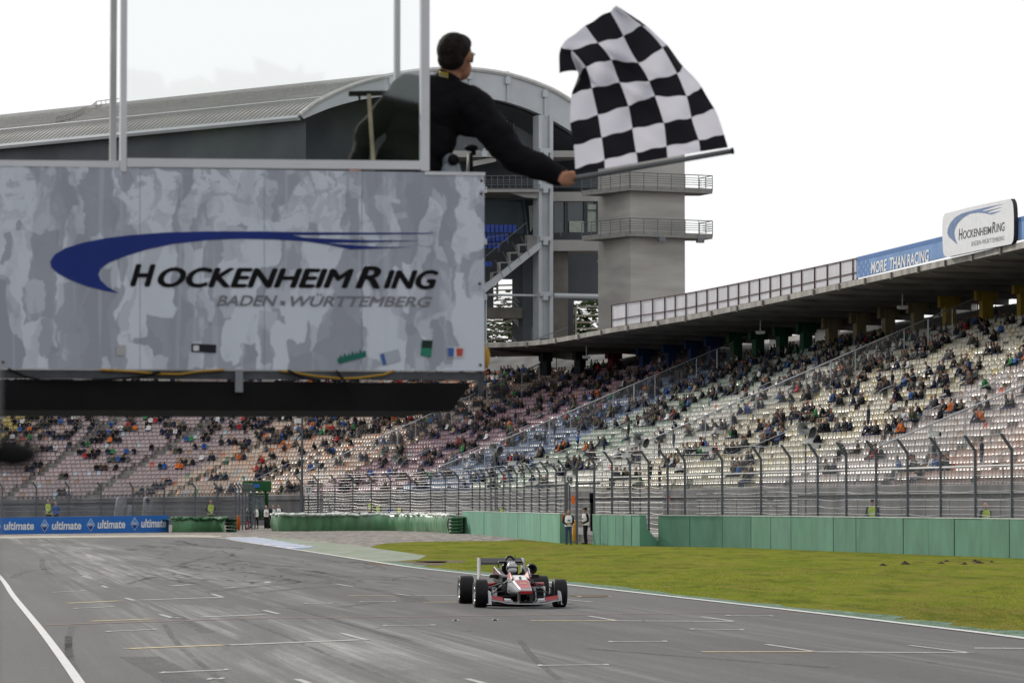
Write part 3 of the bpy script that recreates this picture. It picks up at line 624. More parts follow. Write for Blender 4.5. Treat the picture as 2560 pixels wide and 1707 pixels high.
# ---- seats
def sect(s, u, r):
    """seat colour of a block, with the odd replacement seat"""
    s = s + .02 * math.sin(u * 9)
    o = r.random(); v = r.uniform(.88, 1.08)
    if s < 2.98: c = (.5, .42, .40) if u > .12 else (.47, .35, .31); n = 'pinkish-white'; odd = ((.1, (.42, .24, .16)), (.012, (.6, .17, .05)), (.008, (.2, .3, .45)))
    elif s < 3.45: c = (.47, .43, .42); n = 'greyish-white'; odd = ((.05, (.36, .26, .2)), (.006, (.55, .08, .05)))
    elif s < 4.08: c = (.49, .465, .38); n = 'cream'; odd = ((.06, (.5, .42, .2)), (.05, (.5, .48, .43)))
    elif s < 4.45: c = (.5, .5, .46); n = 'white'; odd = ((.1, (.4, .44, .38)), (.01, (.55, .08, .05)))
    elif s < 4.84 + .05 * u: c = (.30, .36, .31); n = 'grey-green'; odd = ((.2, (.4, .43, .38)), (.03, (.1, .25, .16)))
    elif s < 5.36: c = (.16, .21, .32); n = 'blue'; odd = ((.12, (.2, .29, .44)), (.02, (.5, .5, .48)))
    elif s < 6.02: c = (.34, .23, .265); n = 'pink'; odd = ((.12, (.31, .2, .235)), (.015, (.45, .2, .16)), (.01, (.35, .4, .45)))
    elif s < 7.12: c = (.47, .385, .32); n = 'beige'; odd = ((.04 + .14 * max(0, u - .25), (.5, .19, .09)), (.015, (.1, .2, .15)), (.05, (.38, .42, .46)), (.12, (.55, .35, .25)))
    elif s < 8.3: c = (.34, .275, .28); n = 'brownish-pink'; odd = ((.05, (.3, .19, .13)), (.015, (.38, .45, .5)), (.003, (.5, .1, .05)))
    else: c = (.36, .29, .1); n = 'yellow'; odd = ((.05, (.5, .12, .05)),)
    for p, q in odd:
        if o < p: c = q; break
        o -= p
    return n, tuple(x * v * (.9 if s < 4.4 else .86 if s < 6 else 1.08) for x in c)  # last factor puts the light and shade of each stretch into the seat colour
SPOTS = []
rs = random.Random(5)
for k in range(NR):
    prev = tread(S0, k, .55); acc = 0; s = S0; off = 0
    while s < S1:
        s += .0022; p = tread(s, k, .55); acc += (p - prev).length; prev = p
        if acc >= .52:
            acc -= .52
            if min(abs(s - a) * (cr(FRONT, a + .02) - cr(FRONT, a - .02)).length / .04 for a in AISLES) < .62: continue
            d = (tier(s + .01, (k + .5) / NR) - tier(s - .01, (k + .5) / NR)); d.z = 0; d.normalize(); nf = Vector((-d.y, d.x, 0)); nf = nf if nf.dot(tier(s, 0) - tier(s, 1)) > 0 else -nf
            px, py, sc = proj(p)
            if px < -200 or px > 3050: continue
            if px < 1130 and py < 930: continue
            SPOTS.append((p, nf, s, k, px, py, sc))
def seat_geo():
    mb = MB(); bw = .215
    prof = [(-.20, .40), (-.22, .435), (.1, .42), (.16, .46), (.235, .84), (.205, .86), (.13, .52)]
    rows = []
    for x, f in ((-bw, .82), (-bw * .72, 1.), (bw * .72, 1.), (bw, .82)):
        rows.append([Vector((x, y + (.03 if f < 1 else 0), .40 + (z - .40) * (1 if f == 1 else .93 if z > .6 else 1.12))) for y, z in prof[1:6]])
    mb.grid(rows)
    mb.add([(-.16, -.05, .06), (.16, -.05, .06), (.16, .1, .06), (-.16, .1, .06), (-.16, -.05, .42), (.16, -.05, .42), (.16, .1, .42), (-.16, .1, .42)], [(0, 1, 5, 4), (3, 7, 6, 2), (0, 4, 7, 3), (1, 2, 6, 5)])
    return np.array([tuple(v) for v in mb.v]), np.array(mb.f)
sv, sf = seat_geo(); SEATM = M('seat_plastic', attr=True, rough=.33, var=.1, scale=5, spec=.5)
order = sorted(range(len(SPOTS)), key=lambda i: (not (0 < SPOTS[i][4] < 2560), -SPOTS[i][6])); single = set(order[:100]); Vs, Cs = [], []; spal = {}
for i, (p, nf, s, k, px, py, sc) in enumerate(SPOTS):
    a = math.atan2(-nf.x, nf.y) + math.pi; ca, sa = math.cos(a), math.sin(a); n, c = sect(s, k / NR, rs)
    gone = rs.random() < .012
    if i in single:
        key = tuple(round(x * 9) for x in c)
        if key not in spal: spal[key] = np_mesh('seat', sv, sf, SEATM, np.tile(c, (len(sv), 1)))
        o = link('seat', spal[key], stand); o.location = p - Vector(stand.location); o.rotation_euler = (0, 0, a); o.matrix_parent_inverse = Matrix(); continue
    if gone: continue
    q = np.empty_like(sv); q[:, 0] = sv[:, 0] * ca - sv[:, 1] * sa + p.x; q[:, 1] = sv[:, 0] * sa + sv[:, 1] * ca + p.y; q[:, 2] = sv[:, 2] + p.z; Vs.append(q); Cs.append(np.tile(np.array(c, np.float32), (len(sv), 1)))
F = np.concatenate([sf + i * len(sv) for i in range(len(Vs))]); o = link('seats', np_mesh('seats', np.concatenate(Vs), F, SEATM, np.concatenate(Cs)), stand); o['kind'] = 'stuff'
# ---- radial screens, hand rails, front rail
STEEL = M('pale_steel', (.42, .44, .46), .45, .4, var=.12); MESHV = M('screen_mesh', (.3, .31, .32), .6, .2, alpha=.2)
for s in SCREENS:
    f = MB(); v = MB(); top = []; bot = []
    for i in range(-1 if s > 3 else 0, NR + 1):
        p = tier(s, i / NR); top.append(p + Vector((0, 0, 2.25))); bot.append(p + Vector((0, 0, .3)))
    f.pipe(top, .055, 6)
    for i in range(1, len(top), 4): f.tube(bot[i] - Vector((0, 0, .5)), top[i], .045, n=6)
    for i in range(3, len(top), 8): f.tube(bot[i] - Vector((0, 0, .5)), top[i] + Vector((0, 0, .0)), .075, n=6)
    fo = f.build('screen_frame', STEEL, stand); v.grid([bot, top]); v.build('screen_mesh', MESHV, fo)
for s, k0, k1 in ((3.35, 0, 5), (3.35, 9, 16), (3.68, 2, 9), (3.68, 14, 22), (4.33, 4, 11), (4.66, 3, 12), (5.35, 5, 13), (5.68, 4, 12), (6.5, 1, 9), (7.0, 5, 6), (7.0, 11, 12), (7.5, 3, 4), (2.5, 0, 4), (2.5, 9, 17), (6.5, 14, 20), (4.33, 16, 23)):
    r_ = MB(); a = tread(s, k0, .3); b = tread(s, k1, .3); up = Vector((0, 0, .95)); r_.pipe([a, a + up * .8, a + up * .97 + (b - a) * .01, a + (b - a) * .03 + up * 1.02, b + up, b], .03, 6); r_.build('handrail', STEEL, stand)
r_ = MB(); line = [tread(s, 0, -.02) + Vector((0, 0, 1.0)) for s in ss if s < 4.15]; r_.pipe(line, .06, 6); r_.pipe([p - Vector((0, 0, .5)) for p in line], .03, 5)
for p in line[::3]: r_.tube(p - Vector((0, 0, 1)), p, .045, n=6)
r_.build('front_rail', M('rail_grey', (.17, .18, .19), .5, .2), stand)
# ---- cantilever roof
EV = [(3300, 430, 18.4), (2900, 538, 18.3), (2560, 620, 18.2), (2275, 684, 18.2), (1978, 748, 18.0), (1716, 801, 17.6), (1530, 831, 17.3), (1356, 861, 17.0), (1212, 869, 17.0), (1020, 872, 17.0), (820, 872, 17)]
EAVE = smooth_line([Zp(*e) for e in EV], 8); E2 = resample(EAVE, 1.5)
def enorm(i):
    d = E2[min(i + 1, len(E2) - 1)] - E2[max(i - 1, 0)]; d.z = 0; d.normalize(); n = Vector((d.y, -d.x, 0)); return n if n.x + n.y > 0 else -n
EN = [enorm(i) for i in range(len(E2))]
rb = MB(); rb.keep = 1
sec = [(0, 0), (0, .42), (.25, .46), (9, .75), (16, .85), (16, -.15), (9, -.08), (.7, .02)]
rows = [[p + n * a + Vector((0, 0, b)) for p, n in zip(E2, EN)] for a, b in sec]
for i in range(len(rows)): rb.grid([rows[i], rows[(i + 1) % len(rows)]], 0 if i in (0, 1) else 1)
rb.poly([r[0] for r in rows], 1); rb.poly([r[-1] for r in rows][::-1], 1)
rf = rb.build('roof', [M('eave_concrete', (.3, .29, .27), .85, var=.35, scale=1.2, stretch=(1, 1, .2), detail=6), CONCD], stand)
rib = MB()
for i in range(3, len(E2), 4):
    p, n = E2[i], EN[i]; d = Vector((-n.y, n.x, 0)) * .2
    rib.prism([p + n * .5 + Vector((0, 0, .05)) - d, p + n * 1.2 + Vector((0, 0, -.18)) - d, p + n * 15.8 + Vector((0, 0, -.62)) - d, p + n * 15.8 + Vector((0, 0, .2)) - d], d * 2)
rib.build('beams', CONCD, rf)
for i in range(3, len(E2), 4): br_ = MB(); br_.box(E2[i] + Vector((0, 0, .13)) - EN[i] * .06, (.16, .16, .5), math.atan2(EN[i].y, EN[i].x)); br_.build('eave_bracket', M('bracket', (.16, .15, .14), .8), rf)
def along(px, off=0., dz=0.):
    """point of the eave line under photo column px, moved inwards by off"""
    best = min(range(len(E2)), key=lambda i: abs(proj(E2[i] + EN[i] * off)[0] - px)); b2 = best
    a = proj(E2[best] + EN[best] * off)[0]
    nb_ = best + 1 if (proj(E2[min(best + 1, len(E2) - 1)] + EN[min(best + 1, len(E2) - 1)] * off)[0] - px) * (a - px) < 0 else best - 1
    nb_ = min(max(nb_, 0), len(E2) - 1); c = proj(E2[nb_] + EN[nb_] * off)[0]; t = 0 if abs(c - a) < 1e-6 else min(max((px - a) / (c - a), 0), 1)
    return (E2[best] + EN[best] * off).lerp(E2[nb_] + EN[nb_] * off, t) + Vector((0, 0, dz)), EN[best].lerp(EN[nb_], t)
cols = ((2560, (.32, .22, .03)), (2465, (.32, .22, .03)), (2373, (.33, .23, .03)), (2293, (.22, .19, .11)), (2221, (.22, .19, .11)), (2149, (.22, .19, .11)), (2079, (.21, .18, .11)), (2015, (.02, .085, .045)), (1955, (.02, .085, .045)), (1895, (.02, .08, .045)), (1840, (.02, .08, .045)), (1784, (.015, .04, .12)), (1734, (.015, .04, .12)), (1677, (.015, .04, .12)), (1612, (.015, .04, .12)), (1534, (.12, .012, .02)), (1450, (.03, .035, .045)), (1364, (.03, .035, .045)))
cname = {(.32, .22, .03): 'yellow', (.33, .23, .03): 'yellow', (.22, .19, .11): 'tan', (.21, .18, .11): 'tan', (.02, .085, .045): 'green', (.02, .08, .045): 'green', (.015, .04, .12): 'blue', (.12, .012, .02): 'red', (.03, .035, .045): 'grey'}
for px, c in cols:
    p, n = along(px, 10.5); q = MB(); q.box((p.x, p.y, 16.5), (.85, .8, 3.6), math.atan2(n.y, n.x)); q.box((p.x, p.y, p.z - .5), (1.7, .55, .9), math.atan2(n.y, n.x))
    o = q.build('column', M('column_' + cname[c], c, .7, var=.15), stand); o['label'] = cname[c] + ' painted concrete column'
# light cladding behind the columns, with a few openings
CL = M('cladding', (.8, .79, .76), .6, var=.1, scale=.6, translucent=.8)
ids = [i for i in range(0, len(E2) - 2) if proj(E2[i])[0] > 1330]
for i in ids[::3]:
    if random.random() < .45: continue
    j = min(i + 3, len(E2) - 1); a = E2[i] + EN[i] * 15.2; b = E2[j] + EN[j] * 15.2; d = (b - a) * .03
    clad = MB(); clad.poly([Vector((*(a + d).xy, 14.4)), Vector((*(b - d).xy, 14.4)), Vector((*(b - d).xy, 17.9)), Vector((*(a + d).xy, 17.9))]); clad.build('cladding_panel', CL, stand)
lm = MB()
for px in (1398, 1900, 1475, 2256, 2500): pass
# ---- things on the roof edge
def hoard_pt(px, h): p, n = along(px, .35); return Vector((p.x, p.y, p.z + .44 + h))
hd = thing('hoarding', 'row of white panels in brown frames along the grandstand roof edge', 'hoarding', hoard_pt(1850, 0)); xs = []; x = 1529.
i = 0
while x < 2143: xs.append(x); x += (37 if i % 2 else 36) * (1 - .12 * (1 if x > 1650 else 0)) * (.82 if 1600 < x < 2000 else 1); i += 1
xs.append(2143); BRN = M('rusty_frame', (.07, .035, .028), .7, var=.3); WP = M('white_panel', (.74, .74, .77), .5, var=.06, scale=1.5, stretch=(1, 1, .1), translucent=.4)
fm = MB(); hh = lambda x: 2.05 - .42 * (x - 1529) / 614
for x in xs: fm.bar(hoard_pt(x, -.1), hoard_pt(x, hh(x) + .04), .1, .1)
for a, b in zip(xs, xs[1:]):
    for f in (.02, .36, 1.0): fm.bar(hoard_pt(a, hh(a) * f), hoard_pt(b, hh(b) * f), .07, .07)
    p, n = along((a + b) / 2, .35); q = MB(); nn = n * .05; q.prism([hoard_pt(a, .04) + nn, hoard_pt(b, .04) + nn, hoard_pt(b, hh(b)) + nn, hoard_pt(a, hh(a)) + nn], n * .03); q.build('panel', WP, hd)
fm.build('frame', BRN, hd)
# blue banner and the rounded logo sign above it
q0, _ = along(2143, .2); q1, _ = along(2640, .2); bp_ = plane2(q0, q1); q0z, q1z = q0.z + .46, q1.z + .46; bn = bp_[1]
ban = thing('banner', 'pale blue banner lettered MORE THAN RACING on the roof edge', 'banner', q0)
mb = MB(); ax = lambda px, y: onp(px, y, bp_)
mb.prism([ax(2142, 695), ax(2400, 634), ax(2760, 551), ax(2760, 490), ax(2400, 580), ax(2142, 643)], -bn * .15, 0); mb.build('panel', M('banner_blue', (.15, .27, .5), .5, var=.15, scale=.4), ban)
bl2 = (bp_[0] + bn * .012, bn); st_ = MB(); st_.poly([onp(*p, bl2) for p in ((2142, 644), (2400, 581), (2760, 491), (2760, 501), (2400, 592), (2142, 654))]); st_.build('top_stripe', M('banner_dark', (.07, .16, .38), .5), ban)
ck = MB()
for i in range(6):
    for j in range(4):
        if (i + j) % 2 == 0:
            x = 2144 + i * 5.5; y = 655 + j * 9.5 - i * 1.2; ck.poly([onp(*p, bl2) for p in ((x, y), (x + 5.5, y - 1.2), (x + 5.5, y + 8.3), (x, y + 9.5))])
ck.build('chequers', M('banner_chequer', (.1, .2, .42), .5), ban)
bl3 = (bp_[0] + bn * .03, bn)
for body, box in (('MORE', (2177, 656, 685, 2217, 647, 677)), ('THAN', (2224, 645, 675, 2264, 635.5, 667)), ('RACING', (2268, 636, 666, 2322, 623, 654))): lt = MB(); text_on(lt, body, box, bl3, .12, .02); lt.build('lettering', LET, ban)
SWOOSH = [(545, 612), (480, 600), (400, 580), (320, 550), (265, 520), (236, 492), (231, 466), (250, 435), (300, 405), (380, 380), (480, 360), (600, 345), (760, 333), (950, 328), (1200, 328), (1345, 331), (1345, 346), (1420, 360), (1510, 382), (1610, 410), (1500, 388), (1400, 373), (1250, 365), (1100, 362), (950, 368), (800, 385), (680, 410), (580, 440), (500, 472), (462, 500), (452, 525), (462, 552), (494, 582)]
TAILS = [[(1345, 331), (1700, 334), (2010, 335), (1960, 339), (1700, 342), (1345, 345)], [(1400, 357), (1700, 369), (1945, 371), (1700, 378), (1510, 381)], [(1512, 383), (1750, 400), (1905, 399), (1800, 404), (1612, 411)]]
sg = thing('circuit_sign', 'white rounded circuit sign with blue swoosh rising above the blue banner', 'sign', onp(2445, 600, bp_)); gx = 6.82
sp = (bp_[0] + bn * .3, bn); zq = lambda x, y: onp(2300 + x / gx, 470 + y / gx, sp)
corner = smooth_line([Vector((*c, 0)) for c in ((440, 1175), (400, 1120), (385, 950), (380, 700), (388, 540), (420, 450), (480, 425), (1000, 295), (1500, 195), (1550, 200), (1580, 260), (1597, 420), (1600, 700), (1590, 880), (1560, 945), (1500, 968), (1000, 1065), (480, 1175))], 3)
mb = MB(); mb.prism([zq(p.x, p.y) for p in corner], -bn * .28, 0, side=1); mb.build('panel', [M('sign_white', (.68, .7, .73), .5, var=.05), M('sign_edge', (.03, .03, .035), .6)], sg)
sp2 = (sp[0] + bn * .015, bn); z2 = lambda x, y: onp(2300 + x / gx, 470 + y / gx, sp2); lg = MB()
tri_poly(lg, [z2(*p) for p in ((635, 960), (560, 900), (490, 830), (465, 770), (475, 690), (520, 590), (600, 500), (700, 440), (850, 395), (1000, 360), (1200, 315), (1480, 262), (1300, 305), (1060, 385), (1080, 400), (1430, 320), (1250, 375), (1150, 415), (1170, 430), (1390, 388), (1210, 455), (1100, 430), (980, 420), (850, 440), (740, 500), (640, 600), (590, 700), (580, 780), (600, 870))]); lg.build('logo', M('sign_blue', (.13, .2, .36), .5), sg)
lb = MB(); px_ = lambda x, y: (2300 + x / gx, 470 + y / gx)
def tx(body, x0, a0, b0, x1, a1, b1, m=0, sh=.12, bo=.006):
    p = px_(x0, a0); q = px_(x0, b0); r = px_(x1, a1); u = px_(x1, b1); text_on(lb, body, (p[0], p[1], q[1], r[0], r[1], u[1]), sp2, sh, bo, m)
tx('H', 658, 700, 890, 722, 690, 878); tx('OCKENHEIM', 730, 730, 870, 1215, 648, 778); tx('R', 1228, 585, 772, 1290, 575, 760); tx('ING', 1300, 608, 755, 1440, 580, 730)
tx('BADEN-WÜRTTEMBERG', 875, 890, 995, 1435, 800, 890, 1, .12, 0); lb.build('lettering', [M('letter_dark', (.05, .05, .06), .5), M('letter_grey', (.28, .29, .32), .5)], sg)
# floodlights hanging under the roof
for px, off, lab in ((1466, 3., 'small white lamp under the roof near the concrete tower'), (1901, 4.5, 'white lamp hanging under the middle of the roof'), (2256, 5., 'white lamp hanging under the roof below the blue banner')):
    p, n = along(px, off); q = thing('hanging_lamp', lab, 'lamp', (p.x, p.y, p.z - 1.3)); m_ = MB(); m_.box((0, 0, 0), (.75, .55, .22)); m_.box((0, 0, -.13), (.6, .4, .05)); m_.build('housing', M('lamp_grey', (.55, .55, .54), .5), q, world=False); m_ = MB(); m_.tube((0, 0, .1), (0, 0, 1.2), .04); m_.build('hanger', STEEL, q, world=False)
# ================================================================== TRIBUNE BUILDING BEHIND THE STAND
AP = plane2((-23.7, 385), (13.2, 402)); an = AP[1]; VX = Vector((-.775, .632, 0))
bld = thing('tribune_building', 'tall tribune building with barrel vault roof, white steel columns and blue upper seats', 'building', (-6, 392, 0))
WST = M('white_steel', (.43, .46, .49), .45, .1, var=.08, scale=.3); DWALL = M('dark_cladding', (.08, .092, .105), .6, var=.25, scale=.15); GWALL = M('grey_render', (.15, .165, .18), .8, var=.12, scale=.2)
RCON = M('raw_concrete', (.37, .36, .34), .85, var=.2, scale=.4, stretch=(.3, .3, 1.6), detail=6, bump=.2, bscale=4); PIL = M('brown_concrete', (.15, .14, .125), .85, var=.25, scale=.5); GLS = M('dark_glass', (.03, .045, .055), .12, .0, var=.3, scale=.2, spec=.6)
LGT = M('light_render', (.33, .33, .32), .8, var=.12, scale=.3); GAL = M('galv_rail', (.14, .155, .17), .5, .4)
def apl(off): return (AP[0] + an * off, an)
def face(mb, pts, off=0., depth=.5, mi=0): mb.prism([onp(x, y, apl(off)) for x, y in pts], -an * depth, mi)
def rect(mb, x0, y0, x1, y1, off=0., depth=.5, mi=0): face(mb, [(x0, y0), (x1, y0), (x1, y1), (x0, y1)], off, depth, mi)
outer = smooth_line([Vector((*p, 0)) for p in ((748, 290), (780, 264), (816, 244), (871, 219), (936, 199), (1010, 184), (1090, 176), (1177, 176), (1271, 190), (1359, 219), (1417, 250), (1490, 300), (1550, 360))], 3)
inner = smooth_line([Vector((*p, 0)) for p in ((757, 298), (790, 284), (830, 269), (892, 252), (950, 243), (1010, 239), (1090, 239), (1206, 246), (1271, 258), (1347, 286), (1423, 328), (1480, 372), (1535, 425))], 3)
om = [onp(p.x, p.y, apl(0)) for p in outer]; im = [onp(p.x, p.y, apl(0)) for p in inner]
rb = MB(); T = [0, 3, 30, 60, 90, 120]; rb.grid([[p + VX * t for p in om] for t in T], 0); rb.build('roof', M('vault_metal', (.36, .355, .34), .5, .25, var=.12, scale=.12, stretch=(1, 1, .2)), bld, True)
sm = MB(); up = Vector((0, 0, .07))
for i in range(150): sm.pipe([p + VX * (1.0 + i * .79) + up for p in om[::2]], .055, 4, caps=False)
sm.build('roof_seams', M('seam_metal', (.38, .375, .36), .5, .25), bld)
em = MB(); em.pipe([om[0] + VX * t + Vector((0, 0, -.2)) for t in T], .35, 6); em.pipe([om[24] + VX * t + Vector((0, 0, .35)) for t in T], .2, 6); em.pipe([om[5] + VX * t + Vector((0, 0, .35)) for t in T], .07, 4); em.build('gutter', WST, bld)
def roof_at(px, py):
    """point of the vault under a photo pixel"""
    return min((om[i].lerp(om[i + 1], f) + VX * t_ for i in range(0, 26) for f in (0, .5) for t_ in range(0, 116, 1)), key=lambda p: (proj(p)[0] - px) ** 2 + (proj(p)[1] - py) ** 2)
sl = MB(); lad = [roof_at(*p) for p in ((142, 312), (165, 304), (188, 295), (210, 285), (232, 276))] + [roof_at(240, 274) + Vector((0, 0, .3)), roof_at(300, 268) + Vector((0, 0, .3))]
for dz_ in (.15, .75): sl.pipe([p + Vector((0, 0, dz_)) for p in lad], .05, 4)
for a_, b_ in zip(lad, lad[1:]):
    for k in range(5): p = a_.lerp(b_, k / 5); sl.bar(p, p + Vector((0, 0, .8)), .06)
sl.build('roof_ladder', M('guard', (.2, .2, .2), .5), bld)
am = MB(); am.grid([[p + an * .3 for p in om], [p + an * .3 for p in im], [p - an * .9 for p in im], [p - an * .9 for p in om], [p + an * .3 for p in om]]); arch = am.build('arch_girder', WST, bld)
lip = MB(); lip.pipe([p + an * .35 + Vector((0, 0, .08)) for p in om], .28, 6); lip.build('arch_lip', M('lip', (.5, .51, .5), .5), arch)
for (x, y0, y1) in ((1271, 191, 256), (1364, 224, 293), (1176, 179, 243), (1080, 180, 238), (980, 192, 240), (1455, 278, 348)): pl = MB(); rect(pl, x - 2.6, y0, x + 2.6, y1, .55, .4); rect(pl, x - 6, y0 + 2, x + 6, y0 + 19, .7, .5); pl.build('stiffener', WST, arch)
cl = MB(); cl.grid([[p + VX * t + Vector((0, 0, -.15)) for p in im] for t in (0.6, 26)]); cl.build('ceiling', DWALL, bld)
wl = MB(); a0 = onp(765, 300, apl(-.6)); wl.poly([a0, a0 + VX * 118, Vector((*(a0 + VX * 118).xy, 6)), Vector((*a0.xy, 6))]); wl.build('side_wall', DWALL, bld)
bwl = MB(); face(bwl, [(700, 698), (758, 300), (900, 240), (1206, 236), (1372, 292), (1372, 698)], -9, .5); rect(bwl, 700, 698, 1234, 768, -9, .5); rect(bwl, 1306, 698, 1372, 905, -9, .5); rect(bwl, 700, 768, 1306, 797, -9, .5); rect(bwl, 700, 797, 1206, 905, -9, .5)
face(bwl, [(1372, 752), (1372, 292), (1560, 440), (1560, 752)], -9, .5); rect(bwl, 1372, 752, 1435, 905, -9, .5); rect(bwl, 1523, 752, 1560, 905, -9, .5); bwl.build('rear_wall', DWALL, bld)
gw = MB(); face(gw, [(1120, 262), (1206, 262), (1349, 312), (1349, 380), (1120, 380)], -5, .4); gw.build('upper_wall', GWALL, bld)
wn = MB(); rect(wn, 1268, 297, 1285, 331, -4.7, .4); w1 = wn.build('window', M('frame_grey', (.33, .35, .36), .5), bld); q = MB(); rect(q, 1270, 300, 1275.6, 328, -4.6, .1); rect(q, 1277.4, 300, 1283, 328, -4.6, .1); q.build('pane', GLS, w1)
# main column
def hcol(x0, x1, y0, y1, name='column'):
    q = MB(); w_ = (x1 - x0); rect(q, x0, y0, x0 + w_ * .24, y1, .9, 1.6); rect(q, x1 - w_ * .24, y0, x1, y1, .9, 1.6); rect(q, x0 + w_ * .24, y0, x1 - w_ * .24, y1, .5, .8)
    o = q.build(name, WST, bld); q = MB()
    for y in (380, 470, 600, 738): rect(q, x0 + 4, y - 9, x1 - 4, y + 2, 1.2, .5); rect(q, x0 + 12, y - 3, x1 - 12, y + 12, 1.3, .6)
    q.build('bracket', WST, o); return o
hcol(1347, 1383, 288, 905); hcol(1206, 1217, 735, 905)
fl = MB(); rect(fl, 1040, 377, 1348, 393, .2, 8); rect(fl, 1382, 377, 1540, 393, .2, 8); face(fl, [(1175, 404), (1240, 393), (1240, 404), (1175, 418)], .0, .6)
rect(fl, 1150, 471, 1347, 480, 1.2, 9); face(fl, [(1262, 478), (1350, 478), (1350, 497), (1310, 493)], .7, .5)
rect(fl, 1383, 600, 1530, 627, .0, 6); rect(fl, 1383, 480, 1530, 503, -2, 5); fl.build('floor_beams', LGT, bld)
up_ = MB(); rect(up_, 1040, 393, 1540, 470, -6, .5); up_.build('dark_storey', DWALL, bld)
gl = MB(); face(gl, [(1150, 500), (1310, 500), (1347, 497), (1347, 592), (1318, 585), (1150, 585)], -2, .3); rect(gl, 1385, 503, 1497, 582, -2.5, .3); g1 = gl.build('glazing', GLS, bld)
mu = MB()
for q4 in (((1418, 504), (1420.4, 504), (1420.4, 580), (1418, 580)), ((1466, 504), (1468.4, 504), (1468.4, 580), (1466, 580)), ((1493, 504), (1495.4, 504), (1495.4, 580), (1493, 580)), ((1469, 524), (1493, 524), (1493, 526), (1469, 526)), ((1308, 500), (1311, 500), (1322, 588), (1319, 588))): mu = MB(); face(mu, q4, -2 if q4[0][0] > 1400 else -1.7, .25); mu.build('mullion', M('mullion', (.06, .07, .08), .5), g1)
for q4 in (((1322, 515), (1337, 513), (1334, 566), (1326, 580)), ((1423, 553), (1460, 553), (1460, 581), (1423, 581)), ((1469, 511), (1492, 511), (1492, 580), (1469, 580))): cu = MB(); face(cu, q4, -2.2 if q4[0][0] > 1400 else -1.7, .05); cu.build('blind', M('pale_blind', (.28, .32, .28), .7), g1)
# upper seating tier with stepped concrete and stringer
stp = MB(); tiers = [(1340, 588), (1318, 588), (1318, 610), (1295, 610), (1295, 630), (1272, 630), (1272, 655), (1248, 655), (1248, 680), (1230, 680), (1230, 705), (1212, 705), (1212, 722), (1160, 740), (1160, 760), (1350, 618)]
q = [onp(x, y, apl(.4)) for x, y in tiers]; tri_poly(stp, q); tri_poly(stp, [p - an * .6 for p in q]); stp.build('stepped_tier', M('tier_concrete', (.26, .26, .26), .8, var=.3, scale=.4), bld)
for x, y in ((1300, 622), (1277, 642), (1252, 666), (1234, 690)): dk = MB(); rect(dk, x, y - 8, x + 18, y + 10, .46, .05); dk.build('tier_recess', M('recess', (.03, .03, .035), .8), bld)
sr = MB(); face(sr, [(1354, 602), (1354, 619), (1150, 782), (1150, 762)], 1.1, .6); sr.build('stringer', WST, bld)
for r_, (y, x1) in enumerate(((576, 1288), (598, 1270), (616, 1246))):
    x = 1150 + r_ * 2
    while x < x1: bs = MB(); rect(bs, x, y - 14, x + 8.5, y + 5, 1.0 - r_ * .25, .3); bs.build('blue_seat', M('seat_blue', (.03, .06, .26), .4, var=.15), bld); x += 11
for x in (1213, 1222): bs = MB(); rect(bs, x, 654, x + 8, 666, .7, .2); bs.build('blue_seat', MATS['seat_blue'], bld)
def rline(pts, off=1.6, r=.035): rl = MB(); rl.pipe([onp(x, y, apl(off)) for x, y in pts], r, 5); rl.build('railing', GAL, bld)
rline([(1215, 640), (1317, 556), (1318, 588)]); rline([(1215, 595), (1270, 586), (1270, 610)]); rline([(1213, 612), (1247, 608), (1247, 630)])
for x, y in ((1302, 590), (1280, 605), (1256, 628), (1238, 650)): rline([(x, y), (x + 22, y + 48)], 1.3)
for y in (440, 450, 456, 462): rline([(1212, y), (1347, y - .5)], 1.3, .03)
rl = MB()
for x in range(1214, 1347, 15): rl.pipe([onp(x, 440, apl(1.3)), onp(x, 472, apl(1.3))], .035, 5)
rl.pipe([onp(1214, 472, apl(1.3)), onp(1347, 472, apl(1.3))], .03, 5); rl.build('railing_uprights', GAL, bld)
rline([(1402, 557), (1402, 590)]); rline([(1215, 880), (1300, 862), (1420, 818)], 1.5, .05); rline([(1330, 818), (1330, 855)], 1.5, .06)
# lower storeys: pillars, pipes and louvres
for x0, y0, x1, y1, o_, mt_, nm in ((1307, 640, 1347, 905, -3, DWALL, 'pillar'), (1384, 630, 1420, 905, -1.5, PIL, 'pillar'), (1212, 768, 1306, 795, -2, PIL, 'lower_beam')): lw = MB(); rect(lw, x0, y0, x1, y1, o_, 3); lw.build(nm, mt_, bld)
for x0, y0, x1, y1, o_, r_ in ((1220, 737, 1350, 739, .3, .14), (1384, 739, 1525, 742, .2, .3), (1497, 650, 1519, 740, -5, .35)): pp = MB(); pp.tube(onp(x0, y0, apl(o_)), onp(x1, y1, apl(o_)), r_); pp.build('pipe', WST, bld)
lvM = M('louvre_slat', (.36, .33, .28), .6)
def louvre(x0, x1, ys, h):
    for y in ys: lo = MB(); face(lo, [(x0, y), (x1, y - 2), (x1, y - 2 + h), (x0, y + h)], -7.5, .35); lo.build('louvre', lvM, bld)
louvre(1238, 1306, (712, 724, 737, 749, 760), 3.5); louvre(1216, 1306, (802, 816, 830, 846), 4.5); louvre(1440, 1521, (765, 787, 804, 820, 836), 3.8)
for x0, y0, x1, y1 in ((1243, 700, 1246, 752), (1438, 766, 1442, 846)): lo = MB(); rect(lo, x0, y0, x1, y1, -7.2, .3); lo.build('louvre_post', lvM, bld)

